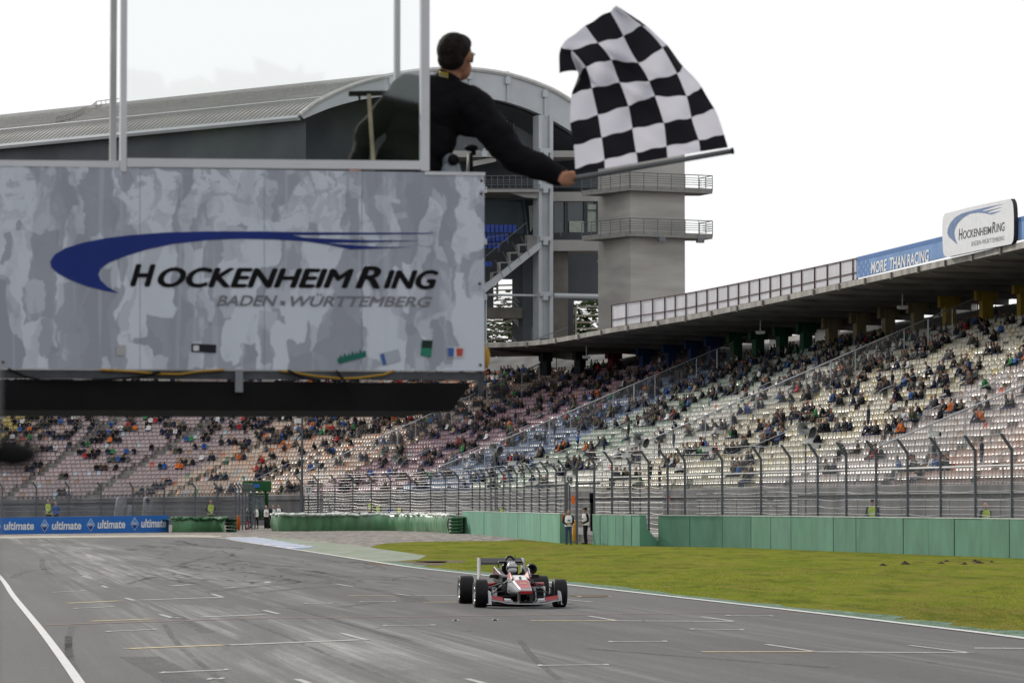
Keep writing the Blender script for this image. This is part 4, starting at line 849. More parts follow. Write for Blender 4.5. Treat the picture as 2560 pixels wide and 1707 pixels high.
# concrete stair tower with balconies
twr = thing('stair_tower', 'square raw concrete stair tower with two railed balconies beside the tribune building', 'tower', (13.2, 378, 0)); a = R(24); e1 = Vector((math.cos(a), math.sin(a), 0)); e2 = Vector((-math.sin(a), math.cos(a), 0)); c0 = P(1577, 900, 378); c0.z = 0; W1_, W2_ = 6.75, 8.4
tb = MB(); tb.prism([c0, c0 + e1 * W1_, c0 + e1 * W1_ + e2 * W2_, c0 + e2 * W2_], (0, 0, 43)); tb.build('shaft', RCON, twr)
for nm, y, dz in (('upper', 466, 0), ('lower', 580, 0)):
    z = onp(1577, y, plane2((c0.x, c0.y), (c0.x + e1.x, c0.y + e1.y))).z; s = MB(); o1, o2 = -.9, 3.1
    A = c0 - e2 * .9 - e1 * 12.5 + Vector((0, 0, z)); A2 = c0 - e1 * .6 - e2 * 1.1 + Vector((0, 0, z)); B = c0 - e2 * 1.1 + e1 * (W1_ + 2.9) + Vector((0, 0, z)); Cc = B + e2 * 3.2; D_ = Vector((*(c0 - e1 * .6 + e2 * 7.2).xy, z))
    ed = [D_ - e1 * 2, A2, B, Cc]; s.prism([D_ - e1 * 2, A2, B, Cc, c0 + e1 * W1_ + e2 * 3.2 + Vector((0, 0, z)), c0 + e2 * 7.2 + Vector((0, 0, z))], (0, 0, -.55)); so_ = s.build('balcony', M('balcony_concrete', (.22, .22, .21), .8), twr)
    r_ = MB()
    for h in (.35, .6, .85, 1.1, 1.45): r_.pipe([p + Vector((0, 0, h)) for p in ed], .03 if h < 1.4 else .05, 5)
    for p, q in zip(ed, ed[1:]):
        n = max(2, int((q - p).length / 1.5))
        for i in range(n + 1): t = p.lerp(q, i / n); r_.tube(t - Vector((0, 0, .3)), t + Vector((0, 0, 1.45)), .045, n=5)
    r_.build('railing', GAL, so_)
    if nm == 'lower':
        for u in (3.2, 8.0): f = MB(); p = c0 - e2 * 1.3 + e1 * u + Vector((0, 0, z - .8)); f.box(p, (.8, .5, .5), a); f.build('floodlight', GAL, so_)
# trees seen through the open lower storey
LEAF = M('leaf', attr=True, rough=.7, var=.15, translucent=.3)
def tree(label, x, y, h, r, seed):
    rr = np.random.default_rng(seed); t = thing('tree', label, 'tree', (x, y, 0), group='trees beyond the tribune building'); m_ = MB(); m_.pipe([(0, 0, 0), (.1, 0, h * .4), (.3, .1, h * .7)], [.35, .25, .1])
    for k in range(7): an_ = k * .9; m_.pipe([(0, 0, h * (.3 + .05 * k)), (r * .7 * math.cos(an_), r * .7 * math.sin(an_), h * (.5 + .05 * k))], [.12, .03], 5)
    m_.build('trunk', M('bark', (.06, .05, .04), .9), t, world=False)
    n = 5200; u = rr.normal(0, 1, (n, 3)); u /= np.linalg.norm(u, axis=1)[:, None]; lump = 1 + .25 * np.sin(u[:, :1] * 5 + seed) * np.sin(u[:, 1:2] * 4) ; C = u * (rr.uniform(.35, 1, (n, 1)) ** .5) * lump * np.array([r, r, h * .36]) + np.array([0, 0, h * .66])
    sz = rr.uniform(.25, .5, (n, 1, 1)); Q = rr.normal(0, 1, (n, 4, 3)); base = np.array([[-1, -1, 0], [1, -1, 0], [1, 1, 0], [-1, 1, 0]]) * .8; V = C[:, None] + (base[None] + Q * .35) * sz; c = np.array([(.05, .08, .025)]) * rr.uniform(.6, 1.6, (n, 1)); link('crown', np_mesh('crown', V.reshape(-1, 3), np.arange(4 * n).reshape(-1, 4), LEAF, np.repeat(c, 4, 0)), t, False)
tree('leafy tree seen through the open storey beside the concrete tower', 12, 455, 31, 9, 1); tree('leafy tree seen through the open storey beside the white column', -1.5, 455, 29, 9, 2)
# ================================================================== PEOPLE (one continuous skin per body)
PAL = dict(skin=(.42, .25, .18), hair=(.03, .022, .016), black=(.012, .012, .014), navy=(.018, .024, .05), grey=(.09, .095, .1), white=(.6, .6, .6), red=(.36, .03, .035), blue=(.03, .09, .28), jeans=(.05, .075, .14), dark=(.02, .021, .026), olive=(.06, .06, .04), beige=(.3, .24, .17), orange=(.55, .14, .03), green=(.04, .2, .07), lime=(.42, .55, .05), brown=(.06, .04, .03), purple=(.16, .04, .2), shoe=(.02, .02, .02))
def cap(p, q, r1, r2, l): return ('c', Vector(p), Vector(q), r1, r2, l)
def ell(c, r, l, Mx=None): return ('e', Vector(c), Vector(r), Mx, None, l)
def prim_mesh(prims, nu=12):
    mb = MB()
    for k, a, b, c, d, l in prims:
        if k == 'e': mb.sphere(a, tuple(b), nu, 9, 0, c)
        else:
            ax = (b - a); L_ = ax.length; ax = ax.normalized() if L_ > 1e-6 else Vector((0, 0, 1)); x = ax.orthogonal().normalized(); y = ax.cross(x); Mx = Matrix((x, y, ax)).transposed(); prof = []
            for i in range(5): t = -math.pi / 2 + i * math.pi / 8; prof.append((max(c * math.cos(t), 1e-4), c * math.sin(t)))
            for i in range(5): t = i * math.pi / 8; prof.append((max(d * math.cos(t), 1e-4), L_ + d * math.sin(t)))
            mb.lathe(prof, Mx, a, nu)
    return mb
def label_cols(V, prims, pal):
    best = np.full(len(V), 1e9); out = np.zeros((len(V), 3))
    for k, a, b, c, d, l in prims:
        if k == 'e':
            q = V - np.array(a)
            if c is not None: q = q @ np.array(c)
            r = np.array(b); s = np.linalg.norm(q / r, axis=1); dist = (s - 1) * r.min()
        else:
            ab = np.array(b - a); t = np.clip(((V - np.array(a)) @ ab) / max(ab @ ab, 1e-9), 0, 1); dist = np.linalg.norm(V - np.array(a) - t[:, None] * ab, axis=1) - (c + (d - c) * t)
        m = dist < best; best[m] = dist[m]; out[m] = pal[l]
    return out
def skin_mesh(name, prims, pal, voxel, mat, nu=12, smooth_it=0):
    o = prim_mesh(prims, nu).build('body_src', mat); md = o.modifiers.new('r', 'REMESH'); md.mode = 'VOXEL'; md.voxel_size = voxel; md.use_smooth_shade = True
    if smooth_it: sm_ = o.modifiers.new('s', 'SMOOTH'); sm_.iterations = smooth_it; sm_.factor = .5
    me = bpy.data.meshes.new_from_object(o.evaluated_get(bpy.context.evaluated_depsgraph_get())); me.name = name; src = o.data; bpy.data.objects.remove(o); bpy.data.meshes.remove(src)
    V = np.empty(len(me.vertices) * 3); me.vertices.foreach_get('co', V); V = V.reshape(-1, 3); c = label_cols(V, prims, pal)
    for a in list(me.color_attributes): me.color_attributes.remove(a)
    a = me.color_attributes.new('Col', 'FLOAT_COLOR', 'POINT'); a.data.foreach_set('color', np.hstack([c, np.ones((len(c), 1))]).astype(np.float32).ravel())
    me.materials.clear(); me.materials.append(mat); return me
PM = M('person_cloth', attr=True, rough=.8, var=.25, scale=9, spec=.12)
def Rz(v, a): v = Vector(v); return Vector((v.x * math.cos(a) - v.y * math.sin(a), v.x * math.sin(a) + v.y * math.cos(a), v.z))
def head_prims(c, yaw=0, hat=None, hair='short', k=1.):
    c = Vector(c); f = lambda x, y, z: c + Rz((x * k, y * k, z * k), yaw); Mx = Matrix.Rotation(yaw, 3, 'Z'); p = [ell(f(0, .005, .01), (.078 * k, .098 * k, .112 * k), 'skin', Mx), ell(f(0, -.03, -.055), (.058 * k, .065 * k, .068 * k), 'skin', Mx), ell(f(0, -.103, -.015), (.014 * k, .022 * k, .024 * k), 'skin', Mx), ell(f(.078, .01, -.01), (.014 * k, .022 * k, .032 * k), 'skin', Mx), ell(f(-.078, .01, -.01), (.014 * k, .022 * k, .032 * k), 'skin', Mx)]
    p.append(ell(f(0, .028, .045), (.084 * k, .094 * k, .094 * k), 'hair', Mx))
    if hair == 'long': p.append(ell(f(0, .07, -.06), (.075 * k, .05 * k, .13 * k), 'hair', Mx))
    if hat == 'cap': p += [ell(f(0, .005, .06), (.09 * k, .106 * k, .075 * k), 'hat', Mx), ell(f(0, -.12, .05), (.06 * k, .06 * k, .016 * k), 'hat', Mx)]
    if hat == 'beanie': p.append(ell(f(0, .01, .065), (.092 * k, .105 * k, .09 * k), 'hat', Mx))
    return p
def hands(c, d=(0, -1, 0)):
    c = Vector(c); d = Vector(d).normalized(); return [cap(c, c + d * .07, .035, .03, 'skin'), cap(c + d * .05, c + d * .13, .026, .02, 'skin')]
def seated(lean=0., arms='lap', yaw=0., hat=None, hair='short', w_=1., spread=.1):
    y = lambda z: lean * (z - .5) / .5 * -1
    p = [ell((0, .0, .53), (.17 * w_, .15, .13), 'trousers'), ell((0, y(.75) + .02, .74), (.165 * w_, .13, .2), 'top'), ell((0, y(.95) + .02, .93), (.185 * w_, .13, .16), 'top'), cap((-.15 * w_, y(1.02), 1.03), (.15 * w_, y(1.02), 1.03), .075, .075, 'top'), cap((0, y(1.1), 1.06), (0, y(1.16) - .01, 1.16), .055, .052, 'skin')]
    p += head_prims((0, y(1.27) - .02, 1.265), yaw, hat, hair)
    for s in (-1, 1):
        p += [cap((s * .09, -.02, .53), (s * (spread + .03), -.43, .53), .09, .068, 'trousers'), cap((s * (spread + .03), -.44, .51), (s * (spread + .02), -.44, .1), .064, .046, 'trousers'), cap((s * (spread + .02), -.42, .05), (s * (spread + .04), -.6, .04), .045, .038, 'shoe')]
        sh = Vector((s * .215 * w_, y(1.02) + .01, 1.01))
        if arms == 'lap': el = Vector((s * .27 * w_, y(.8) - .07, .74)); ha = Vector((s * .07, -.32, .64))
        elif arms == 'cross': el = Vector((s * .26 * w_, y(.8) - .1, .77)); ha = Vector((-s * .08, y(.85) - .2, .82))
        elif arms == 'face': el = Vector((s * .2 * w_, y(.85) - .22, .78)); ha = Vector((s * .06, y(1.2) - .17, 1.13))
        elif arms == 'knees': el = Vector((s * .24 * w_, y(.8) - .2, .72)); ha = Vector((s * .06, -.5, .6))
        else: el = Vector((s * .27, y(.8), .75)); ha = Vector((s * .2, -.25, .63))
        p += [cap(sh, el, .07, .055, 'top'), cap(el, ha, .055, .042, 'top')] + hands(ha, ha - el)
    return p
def standing(hat=None, hair='short', arms='down', yaw=0., lean=0., w_=1., k=1., lab_arm='top'):
    p = [ell((0, .0, .95), (.16 * w_, .12, .13), 'trousers'), ell((0, .01, 1.12), (.165 * w_, .12, .2), 'top'), ell((0, .01, 1.33), (.19 * w_, .13, .18), 'top'), cap((-.16 * w_, .01, 1.43), (.16 * w_, .01, 1.43), .075, .075, 'top'), cap((0, .01, 1.46), (0, -.005, 1.57), .056, .053, 'skin')] + head_prims((0, -.015, 1.665), yaw, hat, hair)
    for s in (-1, 1):
        p += [cap((s * .09, 0, .92), (s * .11, -.02, .5), .095, .065, 'trousers'), cap((s * .11, -.02, .5), (s * .12, .02, .1), .064, .045, 'trousers'), cap((s * .12, .03, .045), (s * .14, -.15, .04), .045, .038, 'shoe')]
        sh = Vector((s * .215 * w_, .01, 1.41))
        if arms == 'down': el = Vector((s * .27 * w_, .03, 1.13)); ha = Vector((s * .25, -.06, .88))
        elif arms == 'cross': el = Vector((s * .25 * w_, -.06, 1.15)); ha = Vector((-s * .08, -.2, 1.2))
        elif arms == 'back': el = Vector((s * .27 * w_, .1, 1.15)); ha = Vector((s * .05, .17, .98))
        elif arms == 'cam': el = Vector((s * .22, -.15, 1.25)); ha = Vector((s * .06, -.24, 1.56))
        else: el = Vector((s * .27 * w_, .03, 1.14)); ha = Vector((s * .1, -.2, 1.02))
        p += [cap(sh, el, .068, .054, lab_arm), cap(el, ha, .053, .04, lab_arm)] + hands(ha, ha - el)
    if k != 1: p = [(a, b * k, (c * k), (d if a == 'e' else d * k), (e if a == 'e' else e * k), l) for a, b, c, d, e, l in p]
    return p
def palette(top, tr='jeans', hat='black', hair='hair'): d = {k: PAL[k] for k in ('skin', 'shoe')}; d.update(top=PAL[top], trousers=PAL[tr], hat=PAL[hat], hair=PAL.get(hair, PAL['hair']), arm=PAL[top], vest=PAL['white']); return d

# ================================================================== MARSHALS' PODIUM
YF = 20.7; pA, pB = P(-350, 660, 19.85), P(1211, 660, 20.72); PPL = plane2((pA.x, pA.y), (pB.x, pB.y)); pn = PPL[1]; pt = Vector((pB.x - pA.x, pB.y - pA.y, 0)).normalized(); pin = -pn
def pp_(x, y, off=0.): return onp(x, y, (PPL[0] + pn * off, pn))
pod = thing('flag_podium', 'raised marshals podium with grey printed circuit sign, white posts and glass screen', 'podium', (pB.x - 1.5, pB.y + .4, 0))
WPAINT = M('white_paint', (.56, .57, .6), .5, var=.06, scale=3); DSTEEL = M('dark_steel', (.008, .008, .009), .7, var=.4, scale=2, spec=.08); GSTEEL = M('grey_steel', (.2, .21, .23), .5, .4, var=.15)
m, t, b = node_mat('printed_sign'); co = nd(t, 'ShaderNodeTexCoord').outputs['Object']; rot = mapping(t, co, (1, 1, 1), -math.atan2(pt.y, pt.x))
sz = nd(t, 'ShaderNodeSeparateXYZ'); t.links.new(co, sz.inputs[0])
n1 = noise(t, mapping(t, rot, (2.5, 1, .95)), 1.0, 3, .5, .5); n2 = noise(t, mapping(t, rot, (7, 1, 2.4)), 1.0, 8, .62, .7); n3 = noise(t, mapping(t, rot, (3.6, 1, 3.2)), 1.6, 9, .66, 1.6)
wv = nd(t, 'ShaderNodeVectorMath', operation='MULTIPLY_ADD'); nzc = nd(t, 'ShaderNodeTexNoise'); nzc.inputs['Scale'].default_value = 3.5; nzc.inputs['Detail'].default_value = 6; t.links.new(rot, nzc.inputs['Vector']); t.links.new(nzc.outputs['Color'], wv.inputs[0]); wv.inputs[1].default_value = (.3, .3, .3); t.links.new(rot, wv.inputs[2])
def facets(sx_, sz_, sc_):
    v_ = nd(t, 'ShaderNodeTexVoronoi', distance='CHEBYCHEV'); v_.inputs['Scale'].default_value = sc_; t.links.new(mapping(t, wv.outputs[0], (sx_, 0, sz_), 0), v_.inputs['Vector']); s_ = nd(t, 'ShaderNodeSeparateColor'); t.links.new(v_.outputs['Color'], s_.inputs[0]); return s_.outputs[0]
def fmix(f, a_, b_):
    m_ = nd(t, 'ShaderNodeMix'); m_.data_type = 'FLOAT'; m_.inputs[0].default_value = f; t.links.new(a_, m_.inputs[2]); t.links.new(b_, m_.inputs[3]); return m_.outputs[0]
tone = fmix(.5, fmix(.45, facets(2.6, 1.0, 1.5), facets(7, 3.0, 1.4)), fmix(.4, n1, n2))
c1 = ramp(t, tone, [(.40, (.27, .292, .352)), (.415, (.292, .315, .375)), (.5, (.318, .343, .408)), (.515, (.43, .465, .535)), (.56, (.45, .488, .56)), (.575, (.52, .565, .645)), (.66, (.54, .585, .67))])
br = ramp(t, n3, [(.52, (0, 0, 0)), (.535, (.9, .9, .9)), (.6, (.6, .6, .6))]); hz = nd(t, 'ShaderNodeMapRange'); hz.inputs[1].default_value = 3.55; hz.inputs[2].default_value = 4.1; t.links.new(sz.outputs[2], hz.inputs[0])
c = mixc(t, mixc(t, 1., br, hz.outputs[0], 'MULTIPLY'), c1, (.28, .302, .36)); n4 = noise(t, mapping(t, rot, (26, 1, .7)), .6, 3, .5, .2); c = mixc(t, ramp(t, n4, [(.58, (0, 0, 0)), (.64, (.3, .3, .3))]), c, (.48, .525, .605))
t.links.new(c, b.inputs['Base Color']); b.inputs['Roughness'].default_value = .5
SIGNM = m
mb = MB(); q = [pp_(-330, 410), pp_(1211, 433), pp_(1211, 927), pp_(-330, 919)]; mb.prism(q, pin * .035, 0, side=1); sp_ = mb.build('sign_panel', [SIGNM, WPAINT], pod)
zp = lambda x, y, o=.003: pp_(x / 1.8375, 400 + y / 1.8375, o)
lg = MB(); tri_poly(lg, [zp(*p) for p in SWOOSH])
for tl_ in TAILS: tri_poly(lg, [zp(*p, .0034) for p in tl_])
lg.build('logo', M('logo_blue', (.01, .026, .17), .5, spec=.2), sp_)
lt = MB(); tpl = (PPL[0] + pn * .004, pn)
def ptx(body, x0, a0, b0, x1, a1, b1, mi, sh, bo): f = lambda x, y: (x / 1.8375, 400 + y / 1.8375); p, q, r, u = f(x0, a0), f(x0, b0), f(x1, a1), f(x1, b1); text_on(lt, body, (p[0], p[1], q[1], r[0], r[1], u[1]), tpl, sh, 0., mi, bo)
ptx('H', 597, 480, 577, 716, 481, 579, 0, .3, 3.4); ptx('OCKENHEIM', 724, 494, 582, 1627, 502, 586, 0, .3, 3.4); ptx('R', 1632, 490, 586, 1752, 491, 588, 0, .3, 3.4); ptx('ING', 1762, 507, 588, 2015, 508, 592, 0, .3, 3.4)
ptx('BADEN', 995, 622, 668, 1275, 622, 670, 1, .3, .9); ptx('WÜRTTEMBERG', 1335, 614, 671, 1985, 618, 673, 1, .3, .9); lt.poly([zp(*p, .004) for p in ((1290, 645), (1312, 650), (1308, 668), (1287, 664))], 1)
lt.build('lettering', [M('letter_black', (.006, .006, .007), .6, spec=.1), M('letter_midgrey', (.17, .175, .195), .45)], sp_)
for pts, col, nm in ((((880, 843), (994, 848), (992, 886), (879, 880)), (.012, .012, .02), 'black'), (((1550, 912), (1680, 882), (1684, 903), (1556, 936)), (.01, .12, .09), 'green'), (((1745, 890), (1830, 868), (1842, 920), (1757, 944)), (.33, .36, .42), 'pale'), (((1938, 826), (1988, 828), (1980, 906), (1932, 898)), (.02, .17, .11), 'teal'), (((2054, 858), (2134, 858), (2130, 908), (2056, 908)), (.5, .5, .52), 'white'), (((535, 850), (578, 850), (578, 898), (535, 898)), (.36, .36, .38), 'faded')):
    s = MB(); s.poly([zp(*p, .005) for p in pts], 0); x0, y0 = pts[0]; x1, y1 = pts[2]
    if nm == 'black': s.poly([zp(*p, .006) for p in ((888, 851), (914, 852), (914, 876), (888, 876))], 1)
    if nm == 'teal': s.poly([zp(*p, .006) for p in ((1940, 828), (1986, 830), (1983, 864), (1938, 862))], 2)
    if nm == 'pale': s.poly([zp(*p, .006) for p in ((1747, 892), (1764, 888), (1776, 938), (1759, 942))], 3)
    if nm == 'white': s.poly([zp(*p, .006) for p in ((2056, 862), (2086, 862), (2084, 904), (2058, 904))], 3); s.poly([zp(*p, .006) for p in ((2096, 864), (2128, 866), (2124, 900), (2098, 902))], 4)
    if nm == 'green':
        for k in range(7): s.poly([zp(*p, .006) for p in ((1556 + k * 18, 912 - k * 4), (1566 + k * 18, 896 - k * 4 - (k % 2) * 8), (1574 + k * 18, 908 - k * 4))], 0)
    o = s.build('sticker', [M('sticker_' + nm, col, .5), WPAINT, M('sticker_ink', (.01, .02, .02), .5), M('sticker_blue', (.04, .1, .3), .5), M('sticker_red', (.4, .06, .05), .5)], sp_); o['label'] = nm + ' sticker on the circuit sign'
for x in (350, 661, 905):
    jm = MB(); jm.poly([pp_(x - .5, 414 + x * .016, .0015), pp_(x + .5, 414 + x * .016, .0015), pp_(x + .5, 920 + x * .005, .0015), pp_(x - .5, 920 + x * .005, .0015)]); jm.build('sheet_joint', M('joint_grey', (.2, .21, .23), .6), sp_)
for x, y in ((1203, 484), (1199, 709), (1204, 452), (1201, 912), (8, 905)):
    jm = MB(); jm.sphere(pp_(x, y, .002), (.009, .006, .009), 10, 6); jm.build('bolt', M('rusty_bolt', (.09, .055, .04), .7), sp_, True)
# white top rail, posts, glass
fr = MB(); fr.bar(pp_(-330, 409, -.03), pp_(300, 413, -.03), .06, .045); fr.bar(pp_(316, 407.5, -.02), pp_(1051, 414, -.02), .05, .052); fr.bar(pp_(1060, 434, -.02), pp_(1211, 436, -.02), .05, .02); fr.build('rail', WPAINT, pod)
def vpost(x0, x1, off, mat, y0=430, y1=-180): q = MB(); a = pp_((x0 + x1) / 2, y0, off); b = pp_((x0 + x1) / 2, y1, off); wd = (pp_(x1, y0, off) - pp_(x0, y0, off)).length; q.box((a + b) / 2, (wd, .05, (b - a).length), math.atan2(pt.y, pt.x)); return q.build('post', mat, pod)
vpost(301, 316.5, -.02, WPAINT); vpost(1051, 1072, -.02, WPAINT, 428); vpost(276, 291, -.55, M('post_grey', (.36, .37, .37), .5)); vpost(986, 999, -.62, MATS['post_grey'])
m, t, b = node_mat('glass_pane'); gl_ = nd(t, 'ShaderNodeBsdfGlossy'); gl_.inputs['Roughness'].default_value = .02; gl_.inputs['Color'].default_value = (.85, .95, .95, 1); tp = nd(t, 'ShaderNodeBsdfTransparent'); tp.inputs['Color'].default_value = (.93, .95, .945, 1); ms = nd(t, 'ShaderNodeMixShader'); ms.inputs[0].default_value = .10
t.links.new(tp.outputs[0], ms.inputs[1]); t.links.new(gl_.outputs[0], ms.inputs[2]); t.links.new(ms.outputs[0], t.nodes['Material Output'].inputs[0])
q = MB(); q.poly([pp_(316, 402, -.02), pp_(1051, 410, -.02), pp_(1051, -180, -.02), pp_(316, -180, -.02)]); q.build('glass_pane', m, pod)
# deck, beam, brackets, cables and the column that carries it
dz = 3.22
q = MB(); A_, B_ = pp_(-330, 900, -.05), pp_(1190, 900, -.05); q.box(((A_ + B_) / 2 + pin * .75).xy.to_3d() + Vector((0, 0, dz - .03)), ((B_ - A_).length, 1.5, .06), math.atan2(pt.y, pt.x)); q.build('deck', GSTEEL, pod)
q = MB(); zt_, zb_ = pp_(0, 946, -.05).z, pp_(0, 1026, -.05).z; ring = lambda x, y: pp_(x, y, -.02)
q.prism([ring(-330, 946), ring(1178, 957), ring(1130, 1027), ring(-330, 1024)], pin * 1.5); q.build('girder', DSTEEL, pod)
q = MB(); q.prism([ring(-330, 922), ring(1200, 930), ring(1200, 950), ring(-330, 944)], pin * .06); q.prism([pp_(1196, 922, -.04), pp_(1211, 922, -.04), pp_(1211, 975, -.04), pp_(1196, 985, -.04)], pin * .08); q.build('side_channel', M('channel', (.07, .075, .085), .5, .4, var=.4, scale=5), pod)
q = MB()
for x in (598,): q.bar(pp_(x, 925, .0), pp_(x, 980, .0), .045, .03)
q.build('bracket', GSTEEL, pod)
cb = MB(); Yc = M('yellow_cable', (.35, .2, .02), .5)
cb.pipe([pp_(*p, .0) for p in ((250, 924), (330, 928), (390, 934), (450, 935), (500, 928), (560, 924))], .007, 6, 0); cb.pipe([pp_(*p, .0) for p in ((700, 926), (790, 940), (850, 946), (900, 944), (960, 936), (985, 926))], .007, 6, 0)
cb.pipe([pp_(*p, .01) for p in ((20, 922), (60, 940), (100, 950), (200, 952), (340, 944), (400, 930))], .008, 6, 1); cb.pipe([pp_(*p, .01) for p in ((720, 926), (760, 945), (800, 952)) ], .008, 6, 1); cb.pipe([pp_(*p, .01) for p in ((840, 926), (860, 950), (885, 990), (880, 1020))], .006, 6, 1); cb.build('cables', [Yc, DSTEEL], pod)
q = MB(); cx = A_ + pin * .75; q.box((cx.x - .25, cx.y, 1.3), (.4, .4, 2.6), math.atan2(pt.y, pt.x)); q.box((cx.x - .25, cx.y, .05), (.8, .8, .1)); q.box((cx.x - .25, cx.y, dz - .3), (.9, 1.2, .3), math.atan2(pt.y, pt.x)); q.build('column', GSTEEL, pod)
q = MB(); q.tube(pp_(1205, 900, -.05), pp_(1216, 872, -.05), .02, n=8); q.sphere(pp_(1213, 893, -.05), (.03, .03, .07)); q.build('yellow_lamp', Yc, pod)
# rod and rack added behind the glass to stand in for reflections
PALE_ROD = M('pale_rod', (.33, .29, .2), .7, var=.2, scale=8)
q = MB(); q.bar(pp_(922, 236, -.3), pp_(934, 420, -.3), .024, .02); o = q.build('rod', PALE_ROD, None); tag(o, 'added pale batten standing behind the glass in front of the flag man', 'rod')
rk = thing('added_rack', 'added dark rack with a cable, as reflections behind the podium glass', 'rack', pp_(960, 600, -.34)); q = MB(); q.bar(pp_(872, 235, -.34), pp_(1046, 232, -.34), .028, .03); q.bar(pp_(1030, 233, -.34), pp_(1030, 640, -.34), .03, .03); q.bar(pp_(898, 238, -.34), pp_(900, 262, -.34), .014, .014); q.build('frame', DSTEEL, rk); q = MB(); q.box(pp_(1028, 218, -.34), (.1, .06, .055), math.atan2(pt.y, pt.x)); q.box(pp_(1032, 204, -.34), (.05, .05, .05)); q.build('rack_box', DSTEEL, rk); q = MB(); q.pipe([pp_(*p, -.34) for p in ((980, 231), (982, 212), (992, 200), (1008, 196), (1022, 202))], .006, 6); q.build('cable', DSTEEL, rk)
q = thing('signal_lamp', 'pale cone shaped signal lamp with dark lens behind the sign edge', 'lamp', pp_(1125, 440, -.2)); s = MB(); ctr = pp_(1128, 402, -.22); Mx_ = pn.to_track_quat('Z', 'X').to_matrix(); s.lathe([(.001, -.06), (.05, -.05), (.042, .02), (.036, .06)], Mx_, ctr, 16); s.lathe([(.075, -.11), (.05, -.02)], Matrix.Identity(3), ctr + Vector((0, 0, -.0)), 14); s.box(ctr - Vector((0, 0, .2)), (.03, .03, .25)); s.build('housing', M('lamp_shell', (.2, .23, .26), .5), q, True); s = MB(); s.lathe([(.001, .07), (.033, .065), (.034, .03)], Mx_, ctr, 16); s.build('lens', DSTEEL, q, True)
q = thing('signal_horn', 'slim pale stand with a black horn head beside the flag man', 'horn', pp_(1172, 440, -.3)); s = MB(); s.tube(pp_(1168, 470, -.3), pp_(1174, 386, -.3), .012); s.build('stand', M('stand_grey', (.3, .3, .29), .5), q, True); s = MB(); s.sphere(pp_(1178, 370, -.3), (.045, .05, .022)); s.box(pp_(1184, 378, -.3), (.03, .05, .05)); s.tube(pp_(1177, 384, -.3), pp_(1179, 430, -.27), .012); s.build('head', DSTEEL, q, True)

# ---- the flag man
BY = 21.0
def B3(x, y, dy=0.): return P(x, y, BY + dy)
FD = Vector((.42, .91, 0)).normalized(); FR_ = Vector((FD.y, -FD.x, 0)); HM = Matrix((FR_, FD, Vector((0, 0, 1)))).transposed()
hc = B3(1138, 138); hp = lambda r, f, u: hc + (FR_ * r + FD * f + Vector((0, 0, u))) * 1.09
shL, shR = B3(1015, 228, .02), B3(1180, 262, -.03); elR, wrR = B3(1286, 392, -.12), B3(1388, 437, -.2); elL, haL = B3(915, 335, .02), B3(892, 412, -.12)
hipc = B3(1010, 500, .0); fz = dz
man = [ell(hc, (.1, .12, .126), 'skin', HM), ell(hp(0, .055, -.07), (.078, .072, .08), 'skin', HM), ell(hp(0, .125, -.02), (.014, .028, .024), 'skin', HM), ell(hp(0, .112, -.075), (.03, .02, .016), 'skin', HM), ell(hp(0, .1, .02), (.05, .03, .014), 'skin', HM), ell(hp(.094, -.005, -.015), (.014, .024, .036), 'skin', HM), ell(hp(-.094, -.005, -.015), (.014, .024, .036), 'skin', HM),
       cap(B3(1118, 205), B3(1132, 165), .072, .066, 'skin'), cap(B3(1108, 222), B3(1118, 200), .09, .08, 'top'),
       ell(B3(1082, 275), (.235, .15, .2), 'top'), ell(B3(1055, 345), (.225, .155, .22), 'top'), ell(B3(1022, 420), (.225, .16, .22), 'top'), ell(B3(1010, 480), (.2, .15, .14), 'trousers'),
       cap(B3(1108, 226), shL, .1, .1, 'top'), cap(B3(1110, 232), shR, .105, .105, 'top'), cap(shR, elR, .118, .1, 'top'), cap(elR, wrR, .1, .07, 'top'), cap(B3(1376, 431, -.19), B3(1396, 441, -.21), .068, .064, 'top'), cap(B3(1140, 300), B3(1200, 318, -.02), .09, .075, 'top'),
       cap(shL, elL, .098, .075, 'top'), cap(elL, haL, .074, .055, 'top'), cap(haL, haL + Vector((-.01, -.04, -.07)), .042, .032, 'skin'), cap(B3(1388, 437, -.2), B3(1408, 444, -.215), .036, .034, 'skin')]
for s in (-1, 1):
    hip = hipc + Vector((s * .1, 0, -.02)); kn = Vector((hip.x + s * .03, hip.y + .03, fz + .5)); an__ = Vector((kn.x + s * .02, hip.y - .02, fz + .1)); man += [cap(hip, kn, .105, .072, 'trousers'), cap(kn, an__, .07, .05, 'trousers'), cap(an__ + Vector((0, 0, -.05)), an__ + FD * .17 + Vector((0, 0, -.06)), .048, .036, 'shoe')]
# right hand closed round the pole
pole0, pole1 = P(1404, 452, 20.74), P(1829, 378, 20.86); pd = (pole1 - pole0).normalized(); grip = P(1423, 447, 20.745)
upv = (Vector((0, 0, 1)) - pd * pd.z).normalized(); tow = pd.cross(upv).normalized(); tow = tow if tow.y < 0 else -tow   # tow: towards the camera
back = -tow
palm = grip - pd * .035 + upv * .0
man += [ell(grip - pd * .022 + tow * .012 - upv * .006, (.046, .024, .04), 'skin', Matrix((pd, tow, upv)).transposed())]
for i, ln in enumerate((.9, 1., .95, .8)):
    o_ = grip + pd * (-.032 + i * .0215) + tow * .02; k1 = o_ + tow * .004 + upv * .03; k2 = k1 + back * .032 + upv * .008; k3 = k2 + back * .02 * ln - upv * .026
    man += [cap(o_, k1, .0115, .0105, 'skin'), cap(k1, k2, .0105, .0095, 'skin'), cap(k2, k3, .0095, .0085, 'skin')]
man += [cap(grip - pd * .035 - upv * .02 + tow * .012, grip + pd * .0 - upv * .032 + back * .004, .014, .0115, 'skin'), cap(grip - upv * .032 + back * .004, grip + pd * .026 - upv * .026 + back * .02, .0115, .0095, 'skin')]
